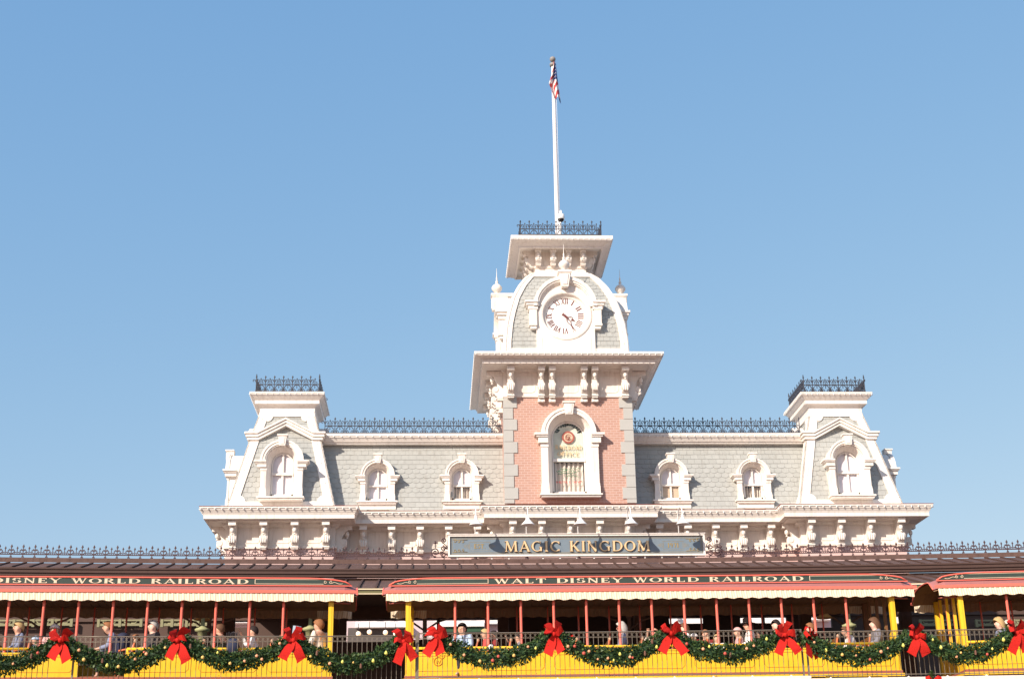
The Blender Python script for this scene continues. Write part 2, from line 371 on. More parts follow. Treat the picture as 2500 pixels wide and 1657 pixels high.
# lower cornice
CP = [(0,10.46),(.77,10.385),(.77,10.325),(.72,10.32),(.72,10.285),(.70,10.22),(.665,10.165),(.655,10.135),(.645,10.13),(.645,10.0),(.62,9.985),(.50,9.985),(.50,9.965),(.14,9.965),(.12,9.90),(.04,9.86),(.0,9.84)]
m = MB(); m.sweep(MAIN, CP, True); B('main_cornice', m, 'white_paint')
m = MB(); m.sweep(MAIN, [(.60,10.406),(.785,10.389),(.785,10.377)], True, 0)
B('cornice_flashing', m, 'sill_red')
m = MB(); m.add([(x, y, 10.455) for x, y in MAIN], [tuple(range(12))]); B('cornice_deck', m, 'quoin_stone')
def bulbs(path, out, z, step, r=.026, closed=False):
    mb = MB(); N = len(path)
    for i in range(N if closed else N-1):
        p = Vector(path[i]); q = Vector(path[(i+1) % N]); d = q-p; L = d.length; d.normalize(); n = Vector((d.y, -d.x))
        # extend at convex / shorten at concave corners
        ex = out*.95
        def turn(a, b, c): return (b-a).cross(c-b)
        s0 = -ex if (i > 0 or closed) and turn(Vector(path[i-1]), p, q) > 0 else (ex if i > 0 else 0)
        e0 = L+ex if (i < N-2 or closed) and turn(p, q, Vector(path[(i+2) % N])) > 0 else (L-ex if i < N-2 else L)
        k = int((e0-s0)/step); 
        if k < 1: continue
        if p.y > 53 and q.y > 53: continue
        w0 = p+d*s0+n*out; w1 = p+d*e0+n*out; mb.tube([(w0.x,w0.y,z),(w1.x,w1.y,z)], .007, 4, 0, False)
        for j in range(k+1):
            c = p+d*(s0+(e0-s0)*j/k)+n*out
            mb.add([(c.x-r,c.y,z),(c.x+r,c.y,z),(c.x,c.y-r,z),(c.x,c.y+r,z),(c.x,c.y,z-r*1.3),(c.x,c.y,z+r*1.3)],
                   [(0,2,5),(2,1,5),(1,3,5),(3,0,5),(2,0,4),(1,2,4),(3,1,4),(0,3,4)])
    return mb
B('bulb_string', bulbs(MAIN, .765, 10.29, .22, .033), 'white_metal')

# brackets (consoles) of the lower cornice
def bracket_mesh(name, H=.90, D=.50, Wd=.24, feet=False):
    b = MB(); h = Wd/2; z0 = -H
    b.box(-h, h, -D, 0, -.145, 0)
    b.box(-h-.012, h+.012, -D-.015, 0, -.03, .0)
    b.extx([(0,-.145),(-D*.78,-.145),(-D*.60,-.20),(-D*.42,-.36),(-D*.38,z0*.52),(-D*.62,z0*.56),(-D*.66,z0*.72),(-D*.50,z0*.84),(-D*.40,z0*.86),(-D*.42,z0*.93),(-D*.40,z0),(0,z0)], -h*.86, h*.86)
    b.ball((0, -D*.70, -.27), .07, 10, 0, 1.5)
    b.lathe([(.02,0),(.045,.01),(.02,.05)], (0,-D*.70,-.42), 8)
    for k in (-1,0,1):
        b.lathe([(.015,0),(.034,.03),(.036,.20),(.012,.26)], (k*h*.56, -D*.63, z0*.80), 8)
    for s in (-1, 1):
        b.add(*[*ring_side(s*h*.9, -D*.5, z0*.62)])
    b.box(-h*.98, h*.98, -D*.46, 0, z0*.945, z0*.905)
    if feet:
        b.box(-h, h, -D*.26, 0, z0-.12, z0-.03); b.box(-h*.9, h*.9, -D*.2, 0, z0-.03, z0)
        b.ball((-h*.5,-D*.26,z0-.11), .03, 6); b.ball((h*.5,-D*.26,z0-.11), .03, 6)
    me = ob(name, b, 'white_paint', None, origin=(0,0,0)); return me
def ring_side(x, y, z):
    n = 10; vs = []; s = 1 if x > 0 else -1
    for i in range(n): a = 2*pi*i/n; vs.append((x+s*.02, y+.085*cos(a), z+.10*sin(a)))
    for i in range(n): a = 2*pi*i/n; vs.append((x-s*.06, y+.10*cos(a), z+.115*sin(a)))
    return vs, [tuple(range(n))]+[(i, (i+1) % n, n+(i+1) % n, n+i) for i in range(n)]
def place(proto, used, x, y, z, rz=0):
    if not used: o = proto; used.append(1)
    else: o = proto.copy(); COL.objects.link(o)
    o.parent = BR; o.location = (x, y-46, z+1.6); o.rotation_euler = (0,0,rz); return o
pb = bracket_mesh('console_bracket', .86, .52, .24); u = []
zb = 9.966
for s in (-1, 1):
    for k in range(4): place(pb, u, s*9.36+(k-1.5)*.99, 45.55, zb)
    for x in (-6.72,-5.80,-4.87,-3.94,-3.0): place(pb, u, -s*x, 46.32, zb)
    for y in (46.1, 47.1, 48.1, 49.1, 50.1): place(pb, u, s*11.09, y, zb, s*pi/2)
    place(pb, u, s*7.6, 45.95, zb, -s*pi/2); place(pb, u, s*2.16, 45.95, zb, s*pi/2)
for x in (-1.88,-.94,0,.94,1.88): place(pb, u, x, 45.55, zb)
m = MB()
def panel(mb, x0, x1, z0, z1, y, c=.09, tk=.016, w=.022):
    o = [(x0+c,z0),(x1-c,z0),(x1-c*.3,z0+c*.3),(x1,z0+c),(x1,z1-c),(x1-c*.3,z1-c*.3),(x1-c,z1),(x0+c,z1),(x0+c*.3,z1-c*.3),(x0,z1-c),(x0,z0+c),(x0+c*.3,z0+c*.3)]
    cx, cz = (x0+x1)/2, (z0+z1)/2; i_ = [(cx+(a-cx)*(1-2*w/(x1-x0)), cz+(b-cz)*(1-2*w/(z1-z0))) for a, b in o]
    n = len(o); vs = [(a,y-tk,b) for a, b in o]+[(a,y-tk,b) for a, b in i_]+[(a,y,b) for a, b in o]+[(a,y,b) for a, b in i_]
    mb.add(vs, [(k,(k+1)%n,n+(k+1)%n,n+k) for k in range(n)]+[(k,2*n+k,2*n+(k+1)%n,(k+1)%n) for k in range(n)]+[(n+k,n+(k+1)%n,3*n+(k+1)%n,3*n+k) for k in range(n)])
def fpanel(*a): m = MB(); panel(m, *a); B('frieze_panel', m, 'white_paint')
for s in (-1, 1):
    for k in range(3): fpanel(s*9.36+(k-1)*.99-.34, s*9.36+(k-1)*.99+.34, 9.34, 9.80, 45.55)
    for x in (-6.26,-5.335,-4.405,-3.47): fpanel(-s*x-.31, -s*x+.31, 9.34, 9.80, 46.32)
for x in (-1.41,-.47,.47,1.41): fpanel(x-.32, x+.32, 9.34, 9.80, 45.55)

# ---- shingles on a mapped surface
def shingles(mb, mp, v0, v1, ulo, uhi, w=.335, h=.262, fancy=(0,0), skip=None):
    r = 0; v = v0
    while v < v1-.01:
        vt = min(v+h*1.18, v1); a0 = ulo(v); a1 = uhi(v); n = int((a1-a0)/w)+3
        st = math.floor(a0/w)*w - (w/2 if r % 2 else 0)
        fan = fancy[0] <= v < fancy[1]
        for i in range(n):
            x0 = st+i*w; x1 = x0+w-.006
            if x1 < a0 or x0 > a1: continue
            if skip and skip((x0+x1)/2, (v+vt)/2): continue
            j = random.uniform(-.006, .006); lf = .012+random.uniform(0, .006)
            if fan:
                c = w*.30; pts = [(x0, vt), (x0, v+c*.75), (x0+c*.25, v+c*.3), (x0+c, v+j), (x1-c, v+j), (x1-c*.25, v+c*.3), (x1, v+c*.75), (x1, vt)]
            else: pts = [(x0, vt), (x0, v+j), (x1, v+j*.5), (x1, vt)]
            cl = lambda uu, vv: max(ulo(vv), min(uhi(vv), uu))
            vs = []
            for uu, vv in pts:
                f = 1-(vv-v)/(vt-v); vs.append(mp(cl(uu, vv), vv, .004+lf*f))
            bt = [mp(cl(uu, vv), vv, 0) for uu, vv in pts]
            n_ = len(vs); mi = random.choice((0,0,1,2))
            mb.add(vs+bt, [tuple(range(n_))]+[(k, n_+k, n_+k+1, k+1) for k in range(n_-1)], mi)
        v += h; r += 1

# ---- middle mansards
for s in (-1, 1):
    A = Vector((0, 45.99, 10.44)); T_ = Vector((0, 46.62, 12.86)); dV = (T_-A); L = dV.length; dV.normalize(); nV = Vector((0, -dV.z, dV.y))
    xa, xb = (-8.4, -2.08) if s < 0 else (2.08, 8.4)
    mp = lambda u_, v_, l_: (u_, A.y+dV.y*v_+nV.y*l_, A.z+dV.z*v_+nV.z*l_)
    mb = MB(); shingles(mb, mp, 0, L, lambda v: xa, lambda v: xb, .245, .178, (.70, 1.77), lambda u_, v_: min(abs(abs(u_)-3.5), abs(abs(u_)-6.285)) < .42 and v_ < 1.42)
    cuts = sorted([xa, xb]+[s*c+d for c in (3.5, 6.285) for d in (-.36, .36)])
    for a_, b_ in zip(cuts[0::2], cuts[1::2]): mb.add([(a_,A.y,A.z),(b_,A.y,A.z),(b_,T_.y,T_.z),(a_,T_.y,T_.z)], [(0,1,2,3)])
    mb.add([(xa,46.6,12.86),(xb,46.6,12.86),(xb,52.8,12.86),(xa,52.8,12.86),(xa,53.4,10.44),(xb,53.4,10.44)], [(0,1,2,3),(3,2,5,4)])
    B('mansard_roof', mb, ['shingle_a','shingle_b','shingle_c'])
    mb = MB(); path = [(xa+.1, 46.62), (xb, 46.62)] if s < 0 else [(xa, 46.62), (xb-.1, 46.62)]
    mb.sweep(path, [(-.4,13.20),(.38,13.19),(.38,13.11),(.36,13.10),(.34,13.05),(.27,12.95),(.26,12.93),(.21,12.925),(.20,12.87),(-.02,12.86)])
    B('upper_cornice', mb, 'white_paint'); 
    B('bulb_string', bulbs(path, .385, 13.08, .25, .030), 'white_metal')

# ---- ironwork cresting
def spiral(cx, cz, r0, r1, a0, a1, n=10): return [(cx+(r0+(r1-r0)*i/n)*cos(radians(a0+(a1-a0)*i/n)), cz+(r0+(r1-r0)*i/n)*sin(radians(a0+(a1-a0)*i/n))) for i in range(n+1)]
def spear(P, x, z0, z1, r, big=1):
    """returns polylines/shape tuples in a 2-D (x,z) frame"""
    P.append(([(x, z0), (x, z1-.03)], r)); hz = z1-.09*big
    P.append(('head', x, hz, z1, .028*big))
def crest_shapes(P, x, pitch, hs=1.0):
    H = lambda z: z*hs
    spear(P, x, 0, H(.60), .011, 1.25); spear(P, x+pitch/2, H(.30), H(.515), .009, 1.0)
    P.append(([(x+pitch*.5+dx, H(z)) for dx, z in [(-.115,.03),(-.135,.10),(-.11,.19),(-.05,.255),(0,.27),(.05,.255),(.11,.19),(.135,.10),(.115,.03)]], .011))
    for s in (-1, 1):
        c = x+pitch/2
        P.append((spiral(c+s*.065, H(.075), .055, .014, 90 if s < 0 else 90, 90+s*-400, 9), .009))
        P.append((spiral(x+s*.085, H(.405), .055, .018, 180 if s > 0 else 0, (180-300) if s > 0 else 300, 7), .009))
        P.append(([(x, H(.34)), (x+s*.035, H(.40)), (x+s*.03, H(.44))], .010))
        P.append((spiral(c+s*.045, H(.35), .04, .012, -90, -90+s*250, 6), .008))
    P.append(([(x+pitch/2, H(.27)), (x+pitch/2, H(.17))], .010)); P.append(('head', x+pitch/2, H(.20), H(.13), .018))
def low_crest_shapes(P, x, pitch, hs=1.0):
    spear(P, x, 0, .385, .010, 1.35); spear(P, x+pitch/2, .075, .325, .009, 1.15)
    P.append(([(x-.03,.0),(x-.015,.02),(x+.015,.02),(x+.03,.0)], .012))
    for s in (-1, 1):
        P.append(([(x, .10), (x+s*.05, .115), (x+s*.085, .15), (x+s*.085, .195), (x+s*.055, .215), (x+s*.035, .19)], .011))
        P.append(([(x, .18), (x+s*.025, .215), (x+s*.06, .235)], .010))
        P.append((spiral(x+pitch/2+s*.038, .125, .038, .012, -90, -90+s*260, 6), .009))
def cresting(mb, p, q, pitch, fn, rails, hs=1, endposts=0, r=.011, fnm=None):
    """p,q = (x,y,z) ends"""
    p = Vector(p); q = Vector(q); d = q-p; L = d.length; n = max(1, round(L/pitch)); pt = L/n; d.normalize(); nr = Vector((-d.y, d.x, 0))*.006
    P = []
    for i in range(n): fn(P, i*pt, pt, hs)
    spear(P, L, 0, .6*hs, .011, 1.2) if fn is crest_shapes else None
    W3 = lambda a: p+d*a[0]+Vector((0,0,a[1]))
    for it in P:
        if it[0] == 'head':
            _, x, z0, z1, rr = it; c = p+d*x; zm = z0+(z1-z0)*.35
            mb.add([c+Vector((0,0,z0)), c+d*rr+Vector((0,0,zm)), c+Vector((0,0,z1)), c-d*rr+Vector((0,0,zm)), c+nr*2+Vector((0,0,zm)), c-nr*2+Vector((0,0,zm))],
                   [(0,1,4),(1,2,4),(2,3,4),(3,0,4),(1,0,5),(2,1,5),(3,2,5),(0,3,5)])
        else:
            pts, rr = it; mb.tube([W3(a) for a in pts], rr*1.55, 4, 0, False)
    for z in rails: mb.tube([W3((0, z)), W3((L, z))], r*1.7, 4, 0, False)
    for k in range(endposts):
        a = W3((0 if k == 0 else L, 0)); mb.lathe([(.026,0),(.026,.1),(.014,.12),(.02,.3),(.014,.32),(.018,.52),(.012,.56),(.022,.60),(.004,.66)], a, 6)
for s in (-1, 1):
    mb = MB()
    a, b = (-8.1, -2.1) if s < 0 else (2.1, 8.1)
    cresting(mb, (a,46.42,13.22), (b,46.42,13.22), .325, crest_shapes, (.03,.285))
    B('roof_cresting', mb, 'iron_paint')

# ---- tapered mansard towers (pavilions, clock tower)
def rotmap(xc, yc, k):
    c, s_ = [(1,0),(0,-1),(-1,0),(0,1)][k]                 # k=0 front, 1 left, 2 back, 3 right
    return lambda u_, d_, z: (xc+u_*c+(-d_)*(-s_), yc+u_*s_+(-d_)*c, z)
PC, PYC = 9.37, 47.22
def phw(z): return 1.70-(z-10.46)*.2315 if z < 12.96 else 1.121-(z-12.96)*.262
def clad_face(xc, yc, k, hw, zlo, zhi, name, rowfan, ribw=.27, corner_r=.22, shw=.245, shh=.178, skip=None):
    R = rotmap(xc, yc, k)
    mp = lambda u_, z, l_: R(u_, hw(z)+l_, z)
    mb = MB(); shingles(mb, mp, zlo, zhi, lambda z: -(hw(z)-.04), lambda z: hw(z)-.04, shw, shh, rowfan, skip)
    B(name, mb, ['shingle_a','shingle_b','shingle_c'])
    # white corner boards
    mb = MB(); N = 14
    for s in (-1, 1):
        for i in range(N):
            z0 = zlo+(zhi-zlo)*i/N; z1 = zlo+(zhi-zlo)*(i+1)/N; vs = []
            for z in (z0, z1):
                ex = corner_r*max(0, 1-(z-zlo-.20)/.26)**.5 if z-zlo-.20 < .26 and z-zlo >= .20 else (0 if z-zlo >= .2 else corner_r)
                wi = ribw
                for du, dl in ((.055, .0), (.055, .055), (-wi, .055), (-wi, .0)):
                    vs.append(mp(s*(hw(z)+du), z, dl))
            mb.add(vs, [(0,4,5,1),(1,5,6,2),(2,6,7,3)])
    # bottom board with curved corner fillets
    w_ = hw(zlo)+.05
    def pl(pts, l_=.062):
        fr = [mp(a, b, l_) for a, b in pts]; bk = [mp(a, b, 0) for a, b in pts]; n = len(pts)
        mb.add(fr+bk, [tuple(range(n))]+[(i, n+i, n+(i+1) % n, (i+1) % n) for i in range(n)])
    pl([(-w_,zlo-.05),(w_,zlo-.05),(hw(zlo+.2)-ribw+.0,zlo+.20),(-hw(zlo+.2)+ribw,zlo+.20)])
    for s in (-1, 1):
        x = hw(zlo+.3)-ribw+.02; q = [(s*x, zlo+.195)]+[(s*(x-.26+.26*sin(a)), zlo+.195+.26*(1-cos(a))) for a in [radians(t_) for t_ in range(0, 91, 15)]]
        pl([(s*(x+.03),zlo+.19)]+[(s*(x-.22*cos(radians(t_))), zlo+.19+.22*sin(radians(t_))) for t_ in range(0,91,15)], .058)
    B('corner_boards', mb, 'white_paint')
    return mp

def arch_loop(hw, zb, zc, n=14): return [(-hw, zb)]+[(-hw*cos(pi*i/n), zc+hw*sin(pi*i/n)) for i in range(n+1)]+[(hw, zb)]
def dormer(name, xc, yf, k, P, yc=0, glass=True):
    """arched dormer: P dict; local frame: x across, y into the building (0 = front), z absolute"""
    R, ro, gl = P['R'], P['ro'], P['g']; zc, zs, D = P['zc'], P['zs'], P['D']; ky = P['ky']; pw = P['pw']; ih = P['ih']; iw = P['iw']
    b = MB()
    def ring(h0, h1, y0, y1, zb0=zs, archonly=False, n=16):
        o = arch_loop(h0, zb0, zc, n); i_ = arch_loop(h1, zb0, zc, n)
        if archonly: o = o[1:-1]; i_ = i_[1:-1]
        K = len(o); vs = [(a,y0,c) for a,c in o]+[(a,y0,c) for a,c in i_]+[(a,y1,c) for a,c in o]+[(a,y1,c) for a,c in i_]; fs = []
        for q in range(K-1): fs += [(q,q+1,K+q+1,K+q),(q,2*K+q,2*K+q+1,q+1),(K+q,K+q+1,3*K+q+1,3*K+q)]
        if archonly: fs += [(0,K,3*K,2*K),(K-1,2*K-1+2*K,2*K-1,3*K-1) if False else (K-1,3*K-1,4*K-1,2*K-1)]
        b.add(vs, fs)
    ring(pw-.02, ro, .05, D)                                 # body and cheeks
    ring(R, R-.13*P['s'], -.05, .05, archonly=True)           # archivolt
    ring(R-.04*P['s'], ro+.02, -.02, .05, archonly=True)
    ring(R+.015, R-.05*P['s'], -.075, -.0, archonly=True)
    for s in (-1, 1):                                       # pilasters and imposts
        x0, x1 = sorted((s*pw, s*(ro+.0))); b.box(x0, x1, .0, .055, zs, zc-ih)
        b.box(x0-.02, x1+.02, -.03, .05, zs, zs+.22*P['s']); b.box(x0-.012, x1+.012, -.012, .05, zs+.22*P['s'], zs+.30*P['s'])
        b.box(x0-.015, x1+.015, -.02, .05, zc-ih-.10*P['s'], zc-ih)
        a0, a1 = sorted((s*iw, s*(ro+.0)))
        b.box(a0, a1, -.14*P['s'], .3, zc-.055*P['s'], zc+.002)
        a0, a1 = sorted((s*(iw-.05*P['s']), s*(ro+.0))); b.box(a0, a1, -.105*P['s'], .3, zc-.10*P['s'], zc-.055*P['s'])
        a0, a1 = sorted((s*(iw-.10*P['s']), s*(ro+.0))); b.box(a0, a1, -.07*P['s'], .3, zc-ih, zc-.10*P['s'])
    # reveal from opening to glass
    o = arch_loop(ro, zs, zc); i_ = arch_loop(gl, zs+.10*P['s'], zc-.03); K = len(o)
    b.add([(a,.05,c) for a,c in o]+[(a,P['gd'],c) for a,c in i_], [(q,q+1,K+q+1,K+q) for q in range(K-1)]+[(0,K,2*K-1,K-1)])
    R_ = rotmap(xc, yc, k)
    def put(mb, nm, mats, par=None):
        mb2 = MB(); mb2.f = mb.f; mb2.m = mb.m; mb2.s = mb.s
        mb2.v = [R_(x, -(y+yf)+0, z) for x, y, z in mb.v]
        if par is None: return B(nm, mb2, mats)
        o_ = ob(nm, mb2, mats, par, origin=(0,46,-1.6)); return o_
    body = put(b, name, 'white_paint')
    kb = MB()                                               # keystone
    kt, kz0, kh0, kh1 = ky
    kb.ext([(-kh0*.82,kt-.05),(kh0*.82,kt-.05),(kh1,kz0),(-kh1,kz0)], -.16*P['s'], .1); kb.box(-kh0,kh0,-.19*P['s'],.1,kt-.05,kt)
    kb.ext([(-kh0*.5,kt-.09),(kh0*.5,kt-.09),(kh1*.6,kz0+.05),(-kh1*.6,kz0+.05)], -.175*P['s'], -.15*P['s'])
    put(kb, 'keystone', 'white_paint', body)
    sb = MB(); sw = P['sw']                                  # sill and apron
    sb.box(-sw, sw, -.16, .2, zs-.05, zs+.0); sb.box(-sw+.05, sw-.05, -.11, .2, zs-.11, zs-.05)
    if P.get('apron'): sb.box(-sw+.06, sw-.06, -.03, .5, zs-.11-P['apron'], zs-.11)
    put(sb, 'sill', 'white_paint', body)
    if glass:
        y = P['gd']; gz = zs+.10*P['s']; zt = zc-.03
        pm = MB(); loop = [(a*1.0, y, c) for a, c in arch_loop(gl, gz, zt)]; pm.add(loop, [tuple(range(len(loop)))]); put(pm, 'pane', 'glass', body)
        fb = MB(); w_ = .022*P['s']+.012; zm = P['zm']
        fb.box(-gl, gl, y-.06, y-.004, zm, zm+.085*P['s']); 
        fb.box(-gl, gl, y-.03, y-.003, gz, gz+.06)
        if not P.get('nomull'): fb.box(-w_, w_, y-.035, y-.005, gz, zt+gl)
        o = arch_loop(gl, gz, zt); i_ = arch_loop(gl-.045, gz, zt); K = len(o)
        fb.add([(a,y-.03,c) for a,c in o]+[(a,y-.03,c) for a,c in i_]+[(a,y,c) for a,c in i_], [(q,q+1,K+q+1,K+q) for q in range(K-1)]+[(K+q,K+q+1,2*K+q+1,2*K+q) for q in range(K-1)])
        put(fb, 'sash', 'white_paint', body)
        cb = MB(); cb.add([(a,y+.04,c) for a,c in arch_loop(gl, zm, zt)], [tuple(range(17))]); put(cb, 'upper_blind', P.get('upm','sheer'), body)
        lo = P.get('low', 'blind')
        lb = MB()
        if lo == 'drape':
            n = 40; pr = random.Random(int(abs(xc)*100))
            for q in range(n):
                a = -gl+2*gl*q/n; a2 = -gl+2*gl*(q+1)/n
                g0 = .05*sin(q*1.15+pr.random()*.5); g1 = .05*sin((q+1)*1.15)
                if pr.random() < .05: continue
                lb.add([(a,y+.12+g0,gz),(a2,y+.12+g1,gz),(a2,y+.12+g1,zm),(a,y+.12+g0,zm)], [(0,1,2,3)])
            put(lb, 'curtain', 'drape', body)
            db = MB(); db.box(-gl, gl, y+.26, y+.30, gz, zm); put(db, 'room_backing', 'room_soft', body)
        else:
            lb.add([(-gl,y+.04,gz),(gl,y+.04,gz),(gl,y+.04,zm),(-gl,y+.04,zm)], [(0,1,2,3)]); put(lb, 'lower_blind', 'shade_beige' if lo == 'beige' else 'sheer', body)
    return body
SM = dict(R=.55, ro=.41, g=.315, zc=11.67, zs=10.80, D=.75, ky=(12.40,12.08,.145,.085), pw=.565, ih=.19, iw=.735, s=.85, sw=.67, gd=.26, zm=11.34, apron=.16)
for x, lo in ((-6.285,'blind'),(-3.50,'drape'),(3.50,'beige'),(6.285,'drape')):
    dormer('dormer_window', x, 46.0, 0, dict(SM, low=lo))
LG = dict(R=.69, ro=.50, g=.355, zc=12.0, zs=10.79, D=1.1, ky=(12.86,12.48,.17,.10), pw=.68, ih=.22, iw=.89, s=1.0, sw=.76, gd=.32, zm=11.58)
def fill_solid(xc, yc, hw, z0, z1, n, name):
    mb = MB(); lv = [z0+(z1-z0)*i/n for i in range(n+1)]; vs = []
    for z in lv: h = hw(z)-.40; vs += [(xc-h,yc-h,z),(xc+h,yc-h,z),(xc+h,yc+h,z),(xc-h,yc+h,z)]
    mb.add(vs, [(4*j+i, 4*j+(i+1)%4, 4*j+4+(i+1)%4, 4*j+4+i) for j in range(n) for i in range(4)]); B(name, mb, 'shingle_a')
for s in (-1, 1):
    xc = s*PC
    fill_solid(xc, PYC, phw, 10.46, 13.95, 6, 'pavilion_roof_core')
    for k in (0,1,3):
        clad_face(xc, PYC, k, phw, 10.5, 13.9, 'pavilion_shingles', (10.5+.178*4-.01, 10.5+.178*10-.01), skip=lambda u_, z, kk=k: abs(u_) < .52 and z < 12.3 and not (s < 0 and kk == 3) and not (s > 0 and kk == 1))
        R = rotmap(xc, PYC, k)
        # pediment moulding
        mb = MB(); dz = .004*k
        def band(pts, h, d0, d1):
            up = pts; lo = [(a, b-h) for a, b in pts][::-1]; poly = up+lo; n = len(poly)
            fr = [R(a, d1, b-dz) for a, b in poly]; bk = [R(a, d0, b-dz) for a, b in poly]; m_ = len(pts)
            fs = [(i, i+1, n-2-i, n-1-i) for i in range(m_-1)]
            mb.add(fr+bk, fs+[tuple(n+q for q in f[::-1]) for f in fs]+[(i, n+i, n+(i+1)%n, (i+1)%n) for i in range(n)])
        line = lambda e, up=0: [(-1.10-e,13.16+up),(-.85-e*.3,13.16+up),(0,13.645+up),(.85+e*.3,13.16+up),(1.10+e,13.16+up)]
        band(line(.23), .06, .95, 1.345); band(line(.19, -.06), .10, .95, 1.30); band(line(.14, -.16), .10, .95, 1.255)
        B('pediment_moulding', mb, 'white_paint')
        # upper panel frame
        mb = MB(); mp = lambda u_, z, l_: R(u_, phw(z)+l_, z)
        def pl(pts, l_):
            fr = [mp(a, b, l_) for a, b in pts]; bk = [mp(a, b, 0) for a, b in pts]; n = len(pts)
            mb.add(fr+bk, [tuple(range(n))]+[(i, n+i, n+(i+1) % n, (i+1) % n) for i in range(n)])
        pl([(-.94,13.78),(.94,13.78),(.9,13.97),(-.9,13.97)], .066)
        for q in (-1, 1): pl([(q*.66,13.79)]+[(q*(.66-.19*cos(radians(t_))), 13.79-.19*sin(radians(t_))) for t_ in range(0,91,15)], .060)
        B('upper_panel_frame', mb, 'white_paint')
        # rib light bulbs
        mb = MB()
        for q in (-1, 1):
            for i in range(14):
                z = 10.65+i*.235
                if 12.85 < z < 13.3: continue
                c = R(q*(phw(z)-.10), phw(z)+.06, z); mb.ball(c, .022, 5, 0, 1, False)
        B('bulb_string', mb, 'white_metal')
        if not (s < 0 and k == 3) and not (s > 0 and k == 1): dormer('pavilion_window', xc, -1.92, k, LG, yc=PYC)
    sq = lambda h: [(xc-h,PYC+h),(xc-h,PYC-h),(xc+h,PYC-h),(xc+h,PYC+h)]
    mb = MB(); mb.sweep(sq(.88), [(-.5,14.60),(.37,14.575),(.37,14.52),(.345,14.51),(.33,14.46),(.24,14.36),(.22,14.34),(.20,14.335),(.20,14.20),(.17,14.19),(.06,14.13),(.04,14.10),(.04,13.96),(-.02,13.95)], True)
    mb.add([(x, y, 14.59) for x, y in sq(1.0)], [(0,1,2,3)]); B('pavilion_cornice', mb, 'white_paint')
    B('bulb_string', bulbs(sq(.88), .365, 14.49, .18, .028, True), 'white_metal')
    mb = MB(); h = 1.06; c4 = [(xc-h,PYC-h,14.60),(xc+h,PYC-h,14.60),(xc+h,PYC+h,14.60),(xc-h,PYC+h,14.60)]
    for i in range(4): cresting(mb, c4[i], c4[(i+1)%4], .30, crest_shapes, (.03,.285), 1.02, 1)
    B('roof_cresting', mb, 'iron_paint')

# ---- brick tower
TYC = 47.03
TH, TF = 2.11, 44.92
m = MB()
al = arch_loop(.78, 10.60, 12.75, 16); W4 = [(-TH, 10.45), (TH, 10.45), (TH, 14.06), (-TH, 14.06)]
for (x0_, z0_), (x1_, z1_) in zip(al[:-1], al[1:]):
    if x0_ == x1_: continue
    m.add([(x0_,TF,z0_),(x1_,TF,z1_),(x1_,TF,14.06),(x0_,TF,14.06)], [(0,1,2,3)])
m.add([(-TH,TF,10.45),(-.78,TF,10.45),(-.78,TF,14.06),(-TH,TF,14.06),(.78,TF,10.45),(TH,TF,10.45),(TH,TF,14.06),(.78,TF,14.06),(-.78,TF,10.60),(.78,TF,10.60)], [(0,1,2,3),(4,5,6,7),(1,4,9,8)])
m.add([(-TH,TF,10.45),(-TH,TYC+TH,10.45),(-TH,TYC+TH,14.06),(-TH,TF,14.06),(TH,TF,10.45),(TH,TYC+TH,10.45),(TH,TYC+TH,14.06),(TH,TF,14.06)], [(0,3,2,1),(4,5,6,7),(1,2,6,5)])
B('tower_brick_wall', m, 'brick')
m = MB()
zq = 14.05; i = 0
while zq > 10.5:
    wq = .41 if i % 2 == 0 else .28; wq2 = .28 if i % 2 == 0 else .41; z0 = max(10.46, zq-.376)
    for s in (-1, 1):
        a, b = sorted((s*(TH+.03), s*(TH-wq)))
        for y0_, y1_ in ((TF-.03, TF+wq2), (TYC+TH-wq2, TYC+TH+.03)):
            m = MB(); m.box(a, b, y0_, y1_, z0+.006, zq); B('quoin', m, 'quoin_stone')
    zq -= .384; i += 1
def sqp(h): return [(-h,TYC+h),(-h,TYC-h),(h,TYC-h),(h,TYC+h)]
m = MB(); m.sweep(sqp(TH), [(.02,15.0),(.02,14.10),(.05,14.09),(.05,14.04),(0,14.03)], True); B('tower_frieze', m, 'frieze_paint')
m = MB()
m.sweep(sqp(TH), [(-1.2,15.36),(1.01,15.31),(1.01,15.24),(.965,15.235),(.96,15.19),(.86,15.155),(.76,15.125),(.745,15.115),(.745,14.985),(.72,14.975),(.60,14.975),(.60,14.99),(.10,14.99),(.06,14.94),(.02,14.92)], True)
m.add([(x,y,15.35) for x, y in sqp(TH+.2)], [(0,1,2,3)]); B('tower_cornice', m, 'white_paint')
B('bulb_string', bulbs(sqp(TH), 1.0, 15.21, .20, .030, True), 'white_metal')
B('bulb_string', bulbs(sqp(TH), .775, 15.09, .20, .026, True), 'white_metal')
pt = bracket_mesh('tower_bracket', 1.0, .55, .24); ptf = bracket_mesh('tower_bracket', 1.0, .55, .22, True); u1, u2 = [], []
for k, (cx_, sy) in enumerate((('f',0),('l',1),('r',2),('b',3))):
    for off, pr in ((-1.90,0),(-.89,1),(-.53,1),(.53,1),(.89,1),(1.90,0)):
        P_, U_ = (ptf, u2) if pr else (pt, u1)
        if k == 0: place(P_, U_, off, TF, 14.975)
        elif k == 1: place(P_, U_, -TH, TYC+off, 14.975, -pi/2)
        elif k == 2: place(P_, U_, TH, TYC+off, 14.975, pi/2)
for a, b in ((-1.7,-1.08),(-.36,.36),(1.08,1.7)): fpanel(a, b, 14.2, 14.75, TF-.02, .1)
